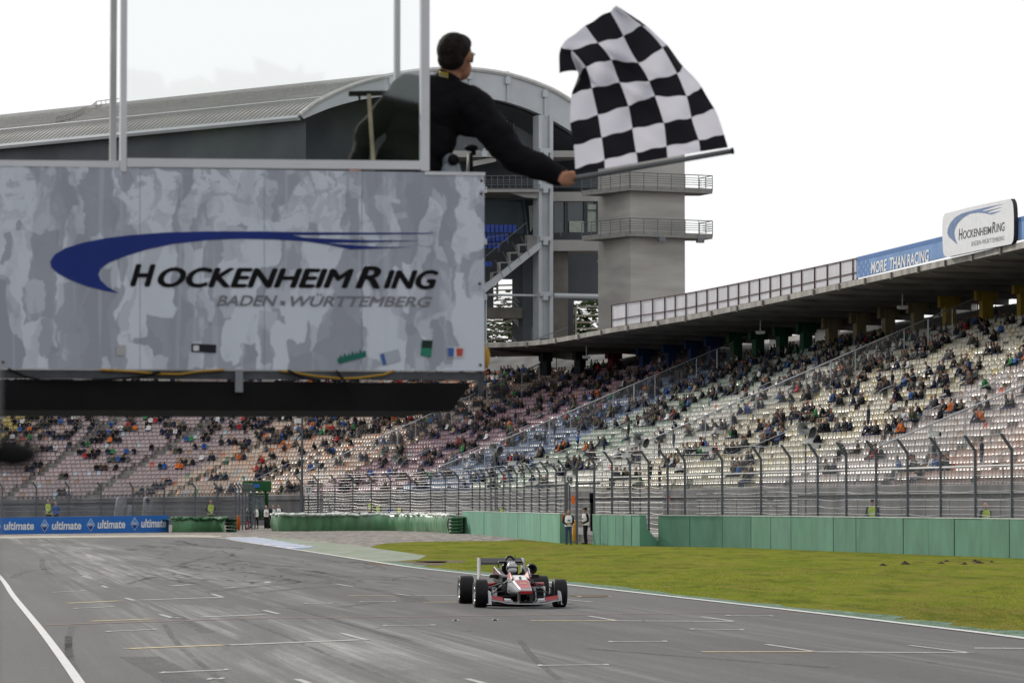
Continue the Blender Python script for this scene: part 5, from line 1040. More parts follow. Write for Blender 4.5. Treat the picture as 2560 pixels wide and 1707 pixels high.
mpal = dict(skin=(.33, .17, .11), top=(.0065, .0065, .008), trousers=(.012, .012, .015), shoe=(.01, .01, .01))
me = skin_mesh('person', man, mpal, .0085, M('flagman_cloth', attr=True, rough=.85, var=.25, scale=6, bump=.35, bscale=11, spec=.06), 18, 2)
from mathutils import noise as mn
cbuf = np.empty(len(me.vertices) * 4, np.float32); me.color_attributes['Col'].data.foreach_get('color', cbuf); cloth_v = cbuf[::4] < .01; nrm = [v_.normal.copy() for v_ in me.vertices]
for v_ in me.vertices:
    q_ = v_.co
    if cloth_v[v_.index]:
        k_ = mn.noise(Vector((q_.x * 7, q_.y * 7, q_.z * 11))) * .016 + mn.noise(Vector((q_.x * 19 + 3, q_.y * 19, q_.z * 26))) * .005; v_.co = q_ + nrm[v_.index] * k_
fm_ = link('person', me); tag(fm_, 'man in black jacket leaning over the podium, arm stretched out waving the flag', 'person')
hm = [ell(hp(0, -.02, .024), (.107, .112, .114), 'hair', HM), ell(hp(0, -.055, -.03), (.09, .065, .075), 'hair', HM), ell(hp(0, .028, .066), (.09, .092, .066), 'hair', HM), cap(hp(.09, .03, .0), hp(.088, .035, -.04), .014, .01, 'hair')]
hme = skin_mesh('hair', hm, dict(hair=(.012, .0095, .008)), .009, M('hair', attr=True, rough=.8, var=.5, scale=30, bump=.6, bscale=60, spec=.1), 18, 1); link('hair', hme, fm_)
gs = MB(); e_ = lambda r, f, u: hp(r, f, u)
for s in (-1, 1):
    gs.pipe([e_(s * .096, .0, .012), e_(s * .092, .07, .008), e_(s * .06, .108, .002)], .0035, 6); gs.pipe([e_(s * .036 + .02 * math.cos(a), .112, -.006 + .014 * math.sin(a)) for a in [i * math.pi / 6 for i in range(13)]], .0025, 6)
gs.build('glasses', M('glasses', (.4, .4, .42), .2, .6), fm_, True)
pt_ = MB(); ctr = B3(1108, 186, -.16)
for i in range(6):
    for j in range(2): x = 1097 + i * 4.0; y = 178 + j * 7 + i * .9; pt_.poly([B3(x, y, -.158), B3(x + 3.2, y + .8, -.158), B3(x + 3.2, y + 6.2, -.158), B3(x, y + 5.4, -.158)], 0 if j == 0 or i % 2 else 1)
# collar badge lies on the jacket back
def snap_to(mb, obj):
    from mathutils.bvhtree import BVHTree
    bv = BVHTree.FromPolygons([v.co.copy() for v in obj.data.vertices], [tuple(p.vertices) for p in obj.data.polygons]); o = Vector((0, 0, CAMZ)); out = []
    for v in mb.v:
        d = (Vector(v) - o).normalized(); h = bv.ray_cast(o, d); out.append(tuple(h[0] - d * .004) if h[0] else v)
    mb.v = out
snap_to(pt_, fm_); pt_.build('collar_badge', [M('badge_yellow', (.3, .24, .02), .6), M('badge_grey', (.2, .2, .2), .6)], fm_)
# ---- chequered flag
flag = thing('chequered_flag', 'black and white chequered flag flying from a grey pole held by the flag man', 'flag', pole0)
q = MB(); q.pipe([pole0, pole0.lerp(pole1, .06), pole1], [.011, .0165, .0165], 12); q.build('pole', M('pole_grey', (.1, .105, .11), .4, .3, var=.2, scale=4), flag, True)
q = MB(); q.tube(pole1, pole1 + pd * .012, .02, n=12); q.build('end_cap', DSTEEL, flag, True)
FG = [[(262, 1412), (497, 1375), (765, 1330), (1008, 1288), (1278, 1240), (1502, 1205)], [(256, 1378), (493, 1308), (753, 1246), (1000, 1195), (1262, 1150), (1470, 1095)], [(243, 1190), (470, 1122), (721, 1056), (978, 1003), (1205, 960), (1392, 890)],
      [(214, 1005), (440, 942), (690, 862), (905, 790), (1163, 785), (1286, 715)], [(225, 768), (390, 722), (617, 680), (858, 660), (1086, 603), (1138, 540)], [(276, 640), (342, 545), (550, 492), (768, 515), (968, 392), (1000, 370)], [(268, 575), (225, 420), (440, 350), (648, 300), (800, 208), (872, 250)], [(125, 602), (138, 385), (335, 215), (541, 92), (592, 55), (700, 140)]]
FDY = [[0, 0, 0, 0, 0, 0], [.0, -.01, .01, -.01, .01, .0], [.03, .0, -.03, .02, -.02, .03], [.05, .02, .04, -.05, .05, .08], [.07, .09, -.03, .06, .0, .12], [.16, .02, .09, -.03, .08, .15], [.22, -.03, .06, .08, .05, .18], [.05, .0, .12, .17, .16, .24]]
def fpt(r, c): x, y = FG[r][c]; yb = pole0.y + (pole1.y - pole0.y) * (1360 + x / 3.266 - 1404) / 425; return P(1360 + x / 3.266, y / 3.266, yb + FDY[r][c] * 1.3)
FP = [[fpt(r, c) for c in range(6)] for r in range(8)]; SUB = 8; rows = []; uv = []
def lin(a, t): i = min(int(t), len(a) - 2); return a[i].lerp(a[i + 1], t - i)
for i in range(7 * SUB + 1):
    row = []
    for j in range(5 * SUB + 1):
        u, v = j / SUB, i / SUB; colp = [cr([FP[r][c] for r in range(8)], v) * .7 + lin([FP[r][c] for r in range(8)], v) * .3 for c in range(6)]; p = cr(colp, u) * .7 + lin(colp, u) * .3
        row.append(p + Vector((0, .012 * math.sin(u * 5 + v * 3.3) * min(1, v), .004 * math.sin(u * 9 + v * 4) * min(1, v)))); uv.append((u, v))
    rows.append(row)
fb_ = MB(); fb_.keep = 1; fb_.grid(rows)
m, t, b = node_mat('flag_cloth'); at = nd(t, 'ShaderNodeUVMap'); at.uv_map = 'weave'; ckn = nd(t, 'ShaderNodeTexChecker'); ckn.inputs['Scale'].default_value = 1.; ckn.inputs['Color2'].default_value = (.012, .012, .016, 1); ckn.inputs['Color1'].default_value = (.6, .6, .68, 1); mp_ = nd(t, 'ShaderNodeMapping'); mp_.inputs['Location'].default_value = (0, 0, .5)
t.links.new(at.outputs[0], mp_.inputs['Vector']); t.links.new(mp_.outputs[0], ckn.inputs['Vector']); t.links.new(ckn.outputs[0], b.inputs['Base Color']); b.inputs['Roughness'].default_value = .75; b.inputs['Specular IOR Level'].default_value = .1
tr = nd(t, 'ShaderNodeBsdfTranslucent'); t.links.new(ckn.outputs[0], tr.inputs[0]); ms = nd(t, 'ShaderNodeMixShader'); ms.inputs[0].default_value = .42; t.links.new(b.outputs[0], ms.inputs[1]); t.links.new(tr.outputs[0], ms.inputs[2]); t.links.new(ms.outputs[0], t.nodes['Material Output'].inputs[0])
cloth = fb_.build('cloth', m, flag, True); ul = cloth.data.uv_layers.new(name='weave')
for l in cloth.data.loops: ul.data[l.index].uv = uv[l.vertex_index]
# ---- dark post and bracket close beside the photographer
np_ = thing('near_post', 'blurred grey post with a dark bracket close to the lens', 'post', (-.485, 3.0, 0)); q = MB(); q.box((-.487, 3.0, 1.12), (.06, .05, 2.22)); q.build('shaft', GSTEEL, np_); q = MB(); q.sphere((-.438, 3.0, 2.143), (.026, .02, .0155)); q.build('bracket', DSTEEL, np_)
# ================================================================== RACE CAR (local: x across, y towards the rear, z up, origin under the front axle)
fa = G(1300, 1517.5); CY_ = R(7.3)
car = thing('race_car', 'red, white and black single seater race car with driver, number 1 on its nose', 'race car', (fa.x, fa.y, .004), CY_)
TYRE = M('tyre_rubber', (.009, .009, .011), .6, var=.3, scale=6, spec=.18); RIM = M('wheel_rim', (.4, .41, .43), .3, .8); CBLK = M('carbon', (.006, .006, .007), .42, var=.2, scale=8, spec=.25); CRED = M('car_red', (.3, .009, .014), .35, var=.06, spec=.3, coat=.15); CWHT = M('car_white', (.45, .46, .49), .35, var=.05, coat=.2); CGRY = M('car_grey', (.2, .21, .24), .35, .2, var=.1); SILV = M('arm_steel', (.05, .05, .055), .35, .6)
def cb_(mb, name, mats, par=None, smooth=False): return mb.build(name, mats, par or car, smooth, world=False)
def wheel(x, y, r, wd, side):
    Mx = Matrix(((0, 0, side), (0, 1, 0), (-side, 0, 0))).transposed(); Mx = Matrix.Rotation(R(90) * side, 3, 'Y'); w_ = wd / 2
    root = MB(); prof = [(r * .6, -w_ * .86), (r * .68, -w_ * .97), (r * .86, -w_), (r * .955, -w_ * .93), (r * .99, -w_ * .78), (r, -w_ * .4), (r, w_ * .4), (r * .99, w_ * .78), (r * .955, w_ * .93), (r * .86, w_), (r * .68, w_ * .97), (r * .6, w_ * .86)]
    root.lathe(prof, Mx, (0, 0, 0), 40); o = cb_(root, 'wheel', TYRE, None, True); o.location = (x, y, r); o.rotation_euler = (0, 0, 0)
    q = MB(); q.lathe([(r * .6, w_ * .86), (r * .62, w_ * .9), (r * .56, w_ * .84), (r * .5, w_ * .3), (r * .16, w_ * .38), (r * .1, w_ * .6), (.001, w_ * .6)], Mx, (0, 0, 0), 28); q.lathe([(r * .6, -w_ * .86), (r * .56, -w_ * .8), (r * .5, -w_ * .5), (.001, -w_ * .4)], Mx, (0, 0, 0), 28)
    for k in range(8):
        a = k * math.pi / 4; d = Mx @ Vector((math.cos(a), math.sin(a), 0)); ax = Mx @ Vector((0, 0, 1)); q.bar(d * r * .12 + ax * w_ * .5, d * r * .56 + ax * w_ * .75, .035, .02)
    cb_(q, 'rim', RIM, o, True)
    q = MB(); q.lathe([(r * .70, w_ * .985), (r * .73, w_ * 1.003), (r * .76, w_ * 1.0)], Mx, (0, 0, 0), 40); cb_(q, 'sidewall_stripe', M('tyre_mark', (.3, .3, .31), .6), o); return o
for sx in (-1, 1): wheel(sx * .805, 0, .285, .27, sx); wheel(sx * .79, 2.75, .292, .31, sx)
def sect_(y, w_, z0, z1, ch=.35, x=0):
    """rounded box cross-section"""
    h = z1 - z0; c = min(w_, h / 2) * ch
    return [Vector(p) for p in ((x - w_ + c, y, z0), (x + w_ - c, y, z0), (x + w_, y, z0 + c), (x + w_, y, z1 - c), (x + w_ - c, y, z1), (x - w_ + c, y, z1), (x - w_, y, z1 - c), (x - w_, y, z0 + c))]
# nose and monocoque
q = MB(); q.loft([sect_(-.93, .105, .31, .385, .5), sect_(-.9, .125, .295, .40, .5), sect_(-.6, .145, .29, .455, .4), sect_(-.2, .18, .27, .55, .35), sect_(.25, .215, .25, .635, .3), sect_(.32, .22, .24, .64, .3)]); cb_(q, 'nose', [CWHT], None, True)
q = MB(); q.loft([sect_(.32, .22, .2, .6, .3), sect_(.8, .27, .12, .585, .3), sect_(1.3, .33, .08, .6, .3), sect_(1.7, .33, .07, .62, .3), sect_(2.2, .24, .1, .55, .4), sect_(2.9, .13, .15, .42, .4)]); cb_(q, 'monocoque', CBLK, None, True)
# nose colours: white number plate, red front, red tip (sheets on the nose top)
def ntop(y, f): # height and half width of the nose top
    ys = [-.93, -.9, -.6, -.2, .25]; zs = [.385, .40, .455, .55, .635]; ws = [.075, .1, .12, .145, .17]; return np.interp(y, ys, zs) + .004, np.interp(y, ys, ws) * f
def npatch(y0, y1, f0, f1, mat, name, lift=0., n=6):
    rows = []
    for i in range(n + 1): y = y0 + (y1 - y0) * i / n; z, w_ = ntop(y, 1); f = f0 + (f1 - f0) * i / n; rows.append([Vector((-w_ * f, y, z + lift)), Vector((w_ * f, y, z + lift))])
    m_ = MB(); m_.grid(rows); return cb_(m_, name, mat)
npatch(-.9, -.22, .96, .96, CRED, 'red_panel'); npatch(-.2, .22, .8, .86, M('plate_white', (.66, .67, .68), .4), 'number_plate')
q = MB(); text_quad(q, '1', (-.035, -.17, ntop(-.17, 1)[0] + .006), (.035, -.17, ntop(-.17, 1)[0] + .006), (-.035, .1, ntop(.1, 1)[0] + .006), (.035, .1, ntop(.1, 1)[0] + .006), .1, .03); cb_(q, 'number', M('plate_ink', (.03, .03, .035), .5))
q = MB(); text_quad(q, 'ATEED', (-.07, -.52, ntop(-.52, 1)[0] + .006), (.07, -.52, ntop(-.52, 1)[0] + .006), (-.07, -.42, ntop(-.42, 1)[0] + .006), (.07, -.42, ntop(-.42, 1)[0] + .006), .2, .01); cb_(q, 'nose_lettering', M('pale_gold', (.55, .5, .35), .5))
q = MB(); q.box((0, -.925, .325), (.25, .05, .055)); cb_(q, 'nose_tip', CRED)
q = MB()
for s in (-1, 1): q.loft([[Vector((s * .14, -.1, .58)), Vector((s * .2, -.1, .56)), Vector((s * .17, -.1, .585))], [Vector((s * .13, .24, .635)), Vector((s * .22, .24, .62)), Vector((s * .185, .24, .72))], [Vector((s * .13, .36, .635)), Vector((s * .22, .36, .62)), Vector((s * .185, .36, .70))]])
cb_(q, 'nose_horns', CRED)
q = MB()
for s in (-1, 1): q.grid([[Vector((s * w_, y, z)) for y, z, w_ in r_] for r_ in ([(-.88, .39, .128), (-.55, .45, .15), (-.2, .535, .184), (.25, .615, .22)], [(-.88, .36, .131), (-.55, .41, .152), (-.2, .49, .186), (.25, .57, .222)])])
cb_(q, 'nose_stripe', CWHT)
# cockpit surround, sidepods, engine cover
q = MB()
for s in (-1, 1):
    q.loft([[Vector((s * a, y, z)) for a, z in ((.22 + d, .5), (.36 + d, .5), (.35 + d, t_), (.24 + d, t_))] for y, d, t_ in ((.45, -.05, .6), (.8, -.02, .66), (1.2, .0, .73), (1.55, .0, .77))])
cb_(q, 'cockpit_side', CBLK)
for s in (-1, 1): q = MB(); q.box((s * .345, 1.5, .7), (.035, .12, .13)); q.bar((s * .2, .5, .60), (s * .37, 1.1, .665), .03, .02); cb_(q, 'cockpit_red', CRED)
for s in (-1, 1): q = MB(); q.pipe([(s * .2, .55, .612), (s * .3, .8, .655), (s * .345, 1.2, .745), (s * .34, 1.5, .785)], .012, 6); cb_(q, 'cockpit_trim', CWHT, None, True)
for s in (-1, 1):
    q = MB(); q.loft([sect_(1.0, .15, .12, .40, .35, s * .5), sect_(1.1, .17, .09, .44, .35, s * .5), sect_(1.7, .16, .08, .42, .35, s * .48), sect_(2.3, .08, .1, .3, .35, s * .38)]); o = cb_(q, 'sidepod', CWHT, None, True)
    q = MB(); q.box((s * .5, .992, .26), (.24, .03, .2)); cb_(q, 'intake', M('intake_black', (.006, .006, .007), .8), o)
    q = MB(); q.loft([sect_(.96, .13, .415, .455, .4, s * .5), sect_(1.3, .17, .43, .472, .4, s * .5), sect_(1.7, .16, .42, .45, .4, s * .48)]); cb_(q, 'top_panel', CRED, o, True)
    q = MB(); q.poly([Vector((s * .36, .985, .13)), Vector((s * .48, .97, .11)), Vector((s * .45, .97, .40)), Vector((s * .36, .985, .36))]); q.box((s * .4, .8, .2), (.02, .4, .2)); cb_(q, 'turning_vane', CWHT, o)
q = MB(); q.loft([sect_(1.62, .17, .55, .86, .5), sect_(1.8, .15, .5, .88, .5), sect_(2.3, .1, .4, .74, .5), sect_(2.9, .05, .35, .5, .5)]); cb_(q, 'engine_cover', CBLK, None, True)
q = MB(); q.pipe([(-.13, 1.62, .72), (-.105, 1.64, .86), (-.075, 1.65, .95), (-.04, 1.65, .99), (0, 1.65, 1.0), (.04, 1.65, .99), (.075, 1.65, .95), (.105, 1.64, .86), (.13, 1.62, .72)], .024, 8); cb_(q, 'roll_hoop', CBLK, None, True)
for x in (-.15, .17): q = MB(); q.box((x, 1.62, .895), (.18, .09, .035)); q.bar((x, 1.63, .9), (0, 1.63, .9), .025, .025); o = cb_(q, 'camera_pod', CWHT); q = MB(); q.box((x, 1.57, .89), (.17, .02, .028)); cb_(q, 'pod_face', CBLK, o)
q = MB(); q.tube((.115, 1.7, .88), (.115, 1.7, 1.03), .006); cb_(q, 'antenna', CBLK)
q = MB(); q.lathe([(.03, .3), (.09, .2), (.115, .05), (.112, -.03), (.095, -.08), (.07, -.085), (.05, -.05), (.001, -.03)], Matrix.Rotation(R(-90), 3, 'X'), (.44, 1.5, .745), 22); q.bar((.44, 1.75, .7), (.25, 1.85, .55), .12, .16); o = cb_(q, 'airbox', CBLK, None, True)
q = MB(); q.lathe([(.068, -.088), (.05, -.052), (.001, -.032)], Matrix.Rotation(R(-90), 3, 'X'), (.44, 1.5, .745), 18); cb_(q, 'airbox_mouth', M('intake_black', (.006, .006, .007), .8), o, True)
for s in (-1, 1):
    q = MB(); q.loft([sect_(.86, .08, .575, .64, .35, s * .43), sect_(.97, .085, .57, .645, .35, s * .43)]); o = cb_(q, 'mirror', CBLK); q = MB(); q.bar((s * .4, .92, .58), (s * .28, .95, .54), .015, .03); cb_(q, 'mirror_stay', CBLK, o)
# floor, front wing, rear wing
q = MB(); q.prism([(-.3, .55, .035), (.3, .55, .035), (.64, 1.0, .035), (.66, 2.2, .035), (.3, 3.0, .06), (-.3, 3.0, .06), (-.66, 2.2, .035), (-.64, 1.0, .035)], (0, 0, .02)); cb_(q, 'floor', CBLK)
fw = MB(); xs_ = [-.70, -.55, -.38, -.2, 0, .2, .38, .55, .70]; zs_ = [.16, .135, .095, .085, .085, .085, .095, .135, .16]
fw.grid([[Vector((x, y, z + dz_)) for x, z in zip(xs_, zs_)] for y, dz_ in ((-1.0, 0), (-.99, .018), (-.8, .03), (-.64, .045), (-.64, .03), (-.8, .008), (-1.0, 0))]); o = cb_(fw, 'front_wing', CBLK)
q = MB(); q.pipe([(x, -1.005, z + .008) for x, z in zip(xs_, zs_)], .009, 6); cb_(q, 'wing_edge', M('edge_silver', (.45, .46, .48), .35, .4), o)
for s in (-1, 1):
    q = MB()
    q.grid([[Vector((s * x, -.84 + .05 * k, .118 + z_ + e)) for x, e in ((.43, .0), (.55, .02), (.68, .04))] for k, z_ in enumerate((.0, .012, .03, .06, .1))]); cb_(q, 'flap', M('flap_red', (.27, .02, .026), .4, spec=.3), o)
    q = MB(); q.poly([Vector((s * .24, -.8, .12)), Vector((s * .41, -.8, .13)), Vector((s * .41, -.66, .2)), Vector((s * .28, -.66, .19))]); q.box((s * .335, -.8, .15), (.16, .01, .04)); cb_(q, 'flap_white', CWHT, o)
    q = MB(); q.prism([(s * .70, -1.02, .08), (s * .70, -.55, .08), (s * .70, -.5, .35), (s * .70, -.85, .33), (s * .70, -1.0, .22)], (s * .014, 0, 0)); q.box((s * .725, -.75, .085), (.05, .4, .01)); cb_(q, 'endplate', M('endplate_grey', (.3, .31, .36), .4), o)
    q = MB(); q.prism([(s * .115, -.93, .34), (s * .115, -.6, .34), (s * .115, -.62, .11), (s * .115, -.98, .11)], (s * .022, 0, 0)); cb_(q, 'pylon', CBLK, o)
rw = MB(); rw.loft([[Vector((x, 3.0 + .32 * a, .875 + b)) for a, b in ((0, -.035), (.3, -.045), (.8, .02), (1, .07), (.75, .045), (.3, -.01), (0, -.02))] for x in (-.46, .46)]); rw.loft([[Vector((x, 2.98 + .2 * a, .80 + b)) for a, b in ((0, -.0), (.6, .0), (1, .03), (.6, .015), (0, .012))] for x in (-.46, .46)]); o = cb_(rw, 'rear_wing', CBLK)
q = MB(); q.box((0, 3.02, .41), (.9, .16, .02)); q.bar((-.06, 2.95, .35), (-.06, 3.1, .8), .02, .05); q.bar((.06, 2.95, .35), (.06, 3.1, .8), .02, .05); cb_(q, 'wing_mount', CBLK, o)
for s in (-1, 1): q = MB(); q.prism([(s * .46, 2.92, .93), (s * .46, 3.4, .95), (s * .46, 3.4, .42), (s * .46, 3.1, .42), (s * .46, 2.94, .6)], (s * .016, 0, 0)); q.box((s * .467, 2.925, .74), (.028, .012, .38)); cb_(q, 'endplate', M('endplate_light', (.45, .45, .46), .4), o)
for s in (-1, 1):
    for a, b in (((.19, -.12, .52), (.68, 0, .385)), ((.2, .35, .52), (.68, .02, .385)), ((.12, -.2, .24), (.68, 0, .2)), ((.2, .4, .22), (.68, .02, .2)), ((.16, .15, .6), (.66, .0, .21)), ((.2, .1, .34), (.68, -.1, .28)), ((.15, 2.4, .38), (.62, 2.75, .4)), ((.15, 2.9, .36), (.62, 2.75, .4)), ((.15, 2.4, .18), (.62, 2.75, .16)), ((.15, 2.9, .2), (.62, 2.75, .16))):
        sus = MB(); sus.bar((s * a[0], a[1], a[2]), (s * b[0], b[1], b[2]), .034, .016); cb_(sus, 'suspension_arm', SILV)
    sus = MB(); sus.box((s * .655, 0, .29), (.05, .16, .22)); cb_(sus, 'upright', SILV)
for s in (-1, 1): q = MB(); q.box((s * .62, .05, .2), (.1, .22, .14)); cb_(q, 'brake_duct', CBLK)
# driver
dl = [ell((0, 1.28, .765), (.118, .14, .125), 'helmet'), ell((0, 1.19, .715), (.098, .085, .07), 'helmet'), cap((0, 1.34, .56), (0, 1.3, .68), .07, .07, 'suit'), ell((0, 1.45, .45), (.21, .16, .2), 'suit'), cap((-.2, 1.38, .56), (-.24, 1.1, .47), .065, .055, 'suit'), cap((.2, 1.38, .56), (.24, 1.1, .47), .065, .055, 'suit'), cap((-.24, 1.1, .47), (-.13, .85, .52), .055, .045, 'suit'), cap((.24, 1.1, .47), (.13, .85, .52), .055, .045, 'suit'), cap((-.13, .85, .53), (-.1, .8, .57), .045, .035, 'glove'), cap((.13, .85, .53), (.1, .8, .57), .045, .035, 'glove'), cap((-.09, 1.4, .35), (-.1, .6, .4), .09, .07, 'suit'), cap((.09, 1.4, .35), (.1, .6, .4), .09, .07, 'suit'), ell((0, 1.33, .83), (.095, .1, .07), 'crown')]
me = skin_mesh('person', dl, dict(helmet=(.34, .34, .36), suit=(.1, .1, .11), glove=(.03, .03, .03), crown=(.02, .02, .024)), .014, M('driver_suit', attr=True, rough=.35, var=.12, coat=.4), 18, 1)
dr = link('person', me); dr.location = car.location; dr.rotation_euler = car.rotation_euler; tag(dr, 'race driver in white and black helmet sitting in the single seater cockpit', 'person')
q = MB(); rows = []
for z, r_ in ((.74, .121), (.77, .1235), (.80, .1195)): rows.append([Vector((r_ * math.sin(a), 1.28 - (r_ + .021) * math.cos(a), z)) for a in [(-70 + i * 14) * math.pi / 180 for i in range(11)]])
q.grid(rows); q.build('visor', M('visor', (.02, .022, .026), .08, .3, spec=.8), dr, True, world=False)
q = MB()
for x in (-.05, .0, .05): q.pipe([(x, 1.18 + abs(x) * .1, .843), (x * 1.1, 1.25, .885), (x, 1.34, .897)], .008, 5)
q.build('helmet_stripes', M('helmet_grey', (.35, .35, .37), .4), dr, True, world=False)
# ================================================================== TRACKSIDE PEOPLE AND KIT
def put(name, prims, pal, p, rz, label, vox=.028, z=None, scale=1., group=None):
    me = skin_mesh('person', prims, pal, vox, PM, 12, 1); o = link('person', me); o.location = (p[0], p[1], p[2] if z is None else z); o.rotation_euler = (0, 0, rz); o.scale = (scale,) * 3; return tag(o, label, 'person', group)
def tabard(o, col, k=1., name='tabard', lime=False):
    """sleeveless bib worn over the jacket"""
    mb = MB(); ring = [(math.cos(t), math.sin(t)) for t in [i * math.pi / 8 for i in range(16)]]; mb.grid([[Vector((x * a, y * b + .01, z)) for x, y in ring] for a, b, z in ((.185 * k, .145 * k, .93), (.188 * k, .15 * k, 1.1), (.2 * k, .155 * k, 1.25), (.208 * k, .16 * k, 1.38), (.15 * k, .125 * k, 1.49))], 0, True)
    q = mb.build(name, M(name + ('_lime' if lime else '_white'), col, .7, var=.1, scale=6), o, True, world=False); mb = MB()
    if lime:
        for z in (1.02, 1.18): mb.grid([[Vector((x * .192 * k, y * .155 * k + .01, z_)) for x, y in ring] for z_ in (z, z + .05)], 0, True)
        mb.build('reflective_band', M('reflective', (.6, .6, .58), .4), q, world=False)
    else:
        mb.poly([(-.1, -.158, 1.06), (.1, -.158, 1.06), (.1, -.16, 1.13), (-.1, -.16, 1.13)]); mb.build('badge', M('tabard_badge', (.3, .22, .05), .6), q, world=False)
        mb = MB(); mb.poly([(-.07, -.164, 1.2), (.07, -.164, 1.2), (.07, -.166, 1.27), (-.07, -.166, 1.27)]); mb.build('print', M('tabard_print', (.05, .06, .1), .6), q, world=False)
    return q
g = G(1421, 1361); o = put('m', standing(arms='front', yaw=.2), palette('navy', 'jeans', hair='hair'), g, .15, 'marshal in white tabard and jeans standing against the end of the green wall'); tabard(o, (.82, .82, .82))
g = G(1464, 1360); o = put('m', standing('cap', arms='front', w_=1.12, yaw=-.9), palette('black', 'black', 'black'), g, -1.25, 'marshal in black with cap and white tabard, turned sideways in the wall gap', scale=1.06); tabard(o, (.82, .82, .82), 1.12)
for px, py, lab, tp, sc in ((641, 1321.5, 'marshal in green cap and white tabard with his arm on the fence beside the tractor', 'black', 1.0), (665.5, 1321.5, 'bald marshal in white tabard standing in front of the tractor radiator', 'black', 1.0), (683, 1319, 'marshal in white tabard behind the end of the tyre barrier', 'dark', 1.0), (697, 1317.5, 'marshal in white tabard leaning beside the tractor wheel', 'black', 1.03)):
    g = G(px, py); o = put('m', standing('cap' if px < 650 else None, arms='down' if px < 690 else 'front', yaw=.1), palette(tp, 'black', 'green', 'skin' if 660 < px < 690 else 'hair'), g, random.uniform(-.4, .4), lab, scale=sc * 1.08); tabard(o, (.82, .82, .82))
for px, py, D, lab, vest in ((122, 1247, 264, 'steward in lime vest standing behind the blue boards near the frame edge', 1), (527, 1249, 266, 'steward in lime vest seen through the fence behind the low tyre barrier', 1), (927, 1247.5, 278, 'steward in white helmet and lime vest behind the tyre barrier', 1), (945, 1257, 279, 'steward in lime vest close beside one in a white helmet', 1), (999, 1261, 279, 'steward in lime vest bending beside a blue jacket behind the tyre barrier', 1), (1256, 1261, 224, 'steward in lime vest showing above the pale green wall by the fence', 1), (2181, 1249, 153, 'steward in dark cap and lime vest above the long green wall', 1), (2464, 1257, 139, 'bald steward in lime vest low behind the long green wall', 1), (140, 1252, 262, 'man in blue shirt beside the steward behind the blue boards', 0), (975, 1262, 280, 'man in blue jacket crouching behind the tyre barrier', 0)):
    top = P(px, py, D); zb = .4 if D > 120 and px > 700 else 0.; h = 1.78
    if px > 900 and top.z - h < zb - .02: h = max(1.0, top.z - zb)
    o = put('m', standing('cap' if px in (2181, 927, 1256) else None, arms='front', yaw=random.uniform(-.5, .5)), palette('navy' if px != 140 and px != 975 else 'blue', 'dark', 'white' if px == 927 else 'black', 'skin' if px == 2464 else 'hair'), (top.x, D, zb), random.uniform(-.6, .6), lab, scale=max(top.z - zb, 1.0) / 1.78 if px > 900 else (top.z - zb) / 1.78)
    if vest: tabard(o, PAL['lime'], 1.02, 'safety_vest', True)
# furled flags, extinguishers, flag in the gap
def furled(px, py, h, cols, lab):
    g = G(px, py); t = thing('furled_flag', lab, 'flag', g); q = MB(); q.tube((0, 0, 0), (.06, .05, h), .018); q.build('pole', M('pole_wood', (.3, .28, .25), .6), t, world=False)
    for k, c in enumerate(cols): q = MB(); q.loft([[Vector((-.05 + k * .16 + r_ * math.cos(a), r_ * .5 * math.sin(a) - .05, z)) for a in [i * math.pi / 4 for i in range(8)]] for r_, z in ((.04, h * .96), (.11, h * .7), (.16, h * .4), (.13, h * .12), (.06, .05))]); q.build('cloth', M('furled_' + str(c), c, .7, var=.2, scale=3), t, True, world=False)
furled(1440, 1358.5, 1.28, [(.5, .25, .02)], 'orange yellow flag hanging between the two marshals in the wall gap'); furled(592, 1326, 1.3, [(.5, .28, .02)], 'yellow furled flag leaning beside the stack of green tyres'); furled(598, 1326, 1.25, [(.45, .08, .02)], 'red orange furled flag leaning beside the yellow one')
for px, py, lab in ((616, 1324, 'red fire extinguisher with white label nearer the furled flags'), (622, 1321.5, 'red fire extinguisher with white label nearer the marshals')):
    g = G(px, py); t = thing('fire_extinguisher', lab, 'fire extinguisher', g, 0, 'fire extinguishers by the gate'); q = MB(); q.lathe([(.001, 0), (.11, .01), (.12, .04), (.12, .5), (.09, .6), (.04, .64), (.04, .7), (.001, .71)], None, (0, 0, 0), 14); q.build('cylinder', M('extinguisher_red', (.42, .025, .025), .35), t, True, False); q = MB(); q.lathe([(.122, .2), (.122, .4)], None, (0, 0, 0), 14); q.build('paper_label', M('label_white', (.6, .6, .6), .6), t, True, False); q = MB(); q.pipe([(0, 0, .68), (.12, -.05, .72), (.17, -.05, .5), (.15, -.06, .25)], .018, 6); q.build('hose', DSTEEL, t, True, False)
# tractor with raised loader
g = Vector((-21.6, 291, 0)); trk = thing('loader_tractor', 'green tractor with raised front loader bucket parked in the fence gap', 'tractor', g); TG = M('tractor_green', (.012, .085, .025), .45, var=.2, scale=2); tb_ = lambda mb, n, m_, par=None, s=False: mb.build(n, m_, par or trk, s, False)
q = MB(); q.loft([[Vector((x * .42, y, z)) for x, z in ((-1, .7), (1, .7), (1, 1.35), (.7, 1.55), (-.7, 1.55), (-1, 1.35))] for y in (-1.6, -.2)]); q.box((0, .3, .9), (.7, 3.2, .4)); o = tb_(q, 'bonnet', TG); q = MB(); q.box((0, -1.62, 1.05), (.6, .05, .6)); tb_(q, 'grille', DSTEEL, o); q = MB(); q.box((0, -1.63, 1.45), (.5, .04, .1)); tb_(q, 'headlights', M('headlight', (.6, .6, .62), .2), o)
q = MB(); q.box((0, .7, 2.9), (1.6, 1.6, .14)); 
for s in (-1, 1): q.bar((s * .7, .0, 1.4), (s * .72, .05, 2.85), .09); q.bar((s * .7, 1.4, 1.4), (s * .7, 1.4, 2.85), .09)
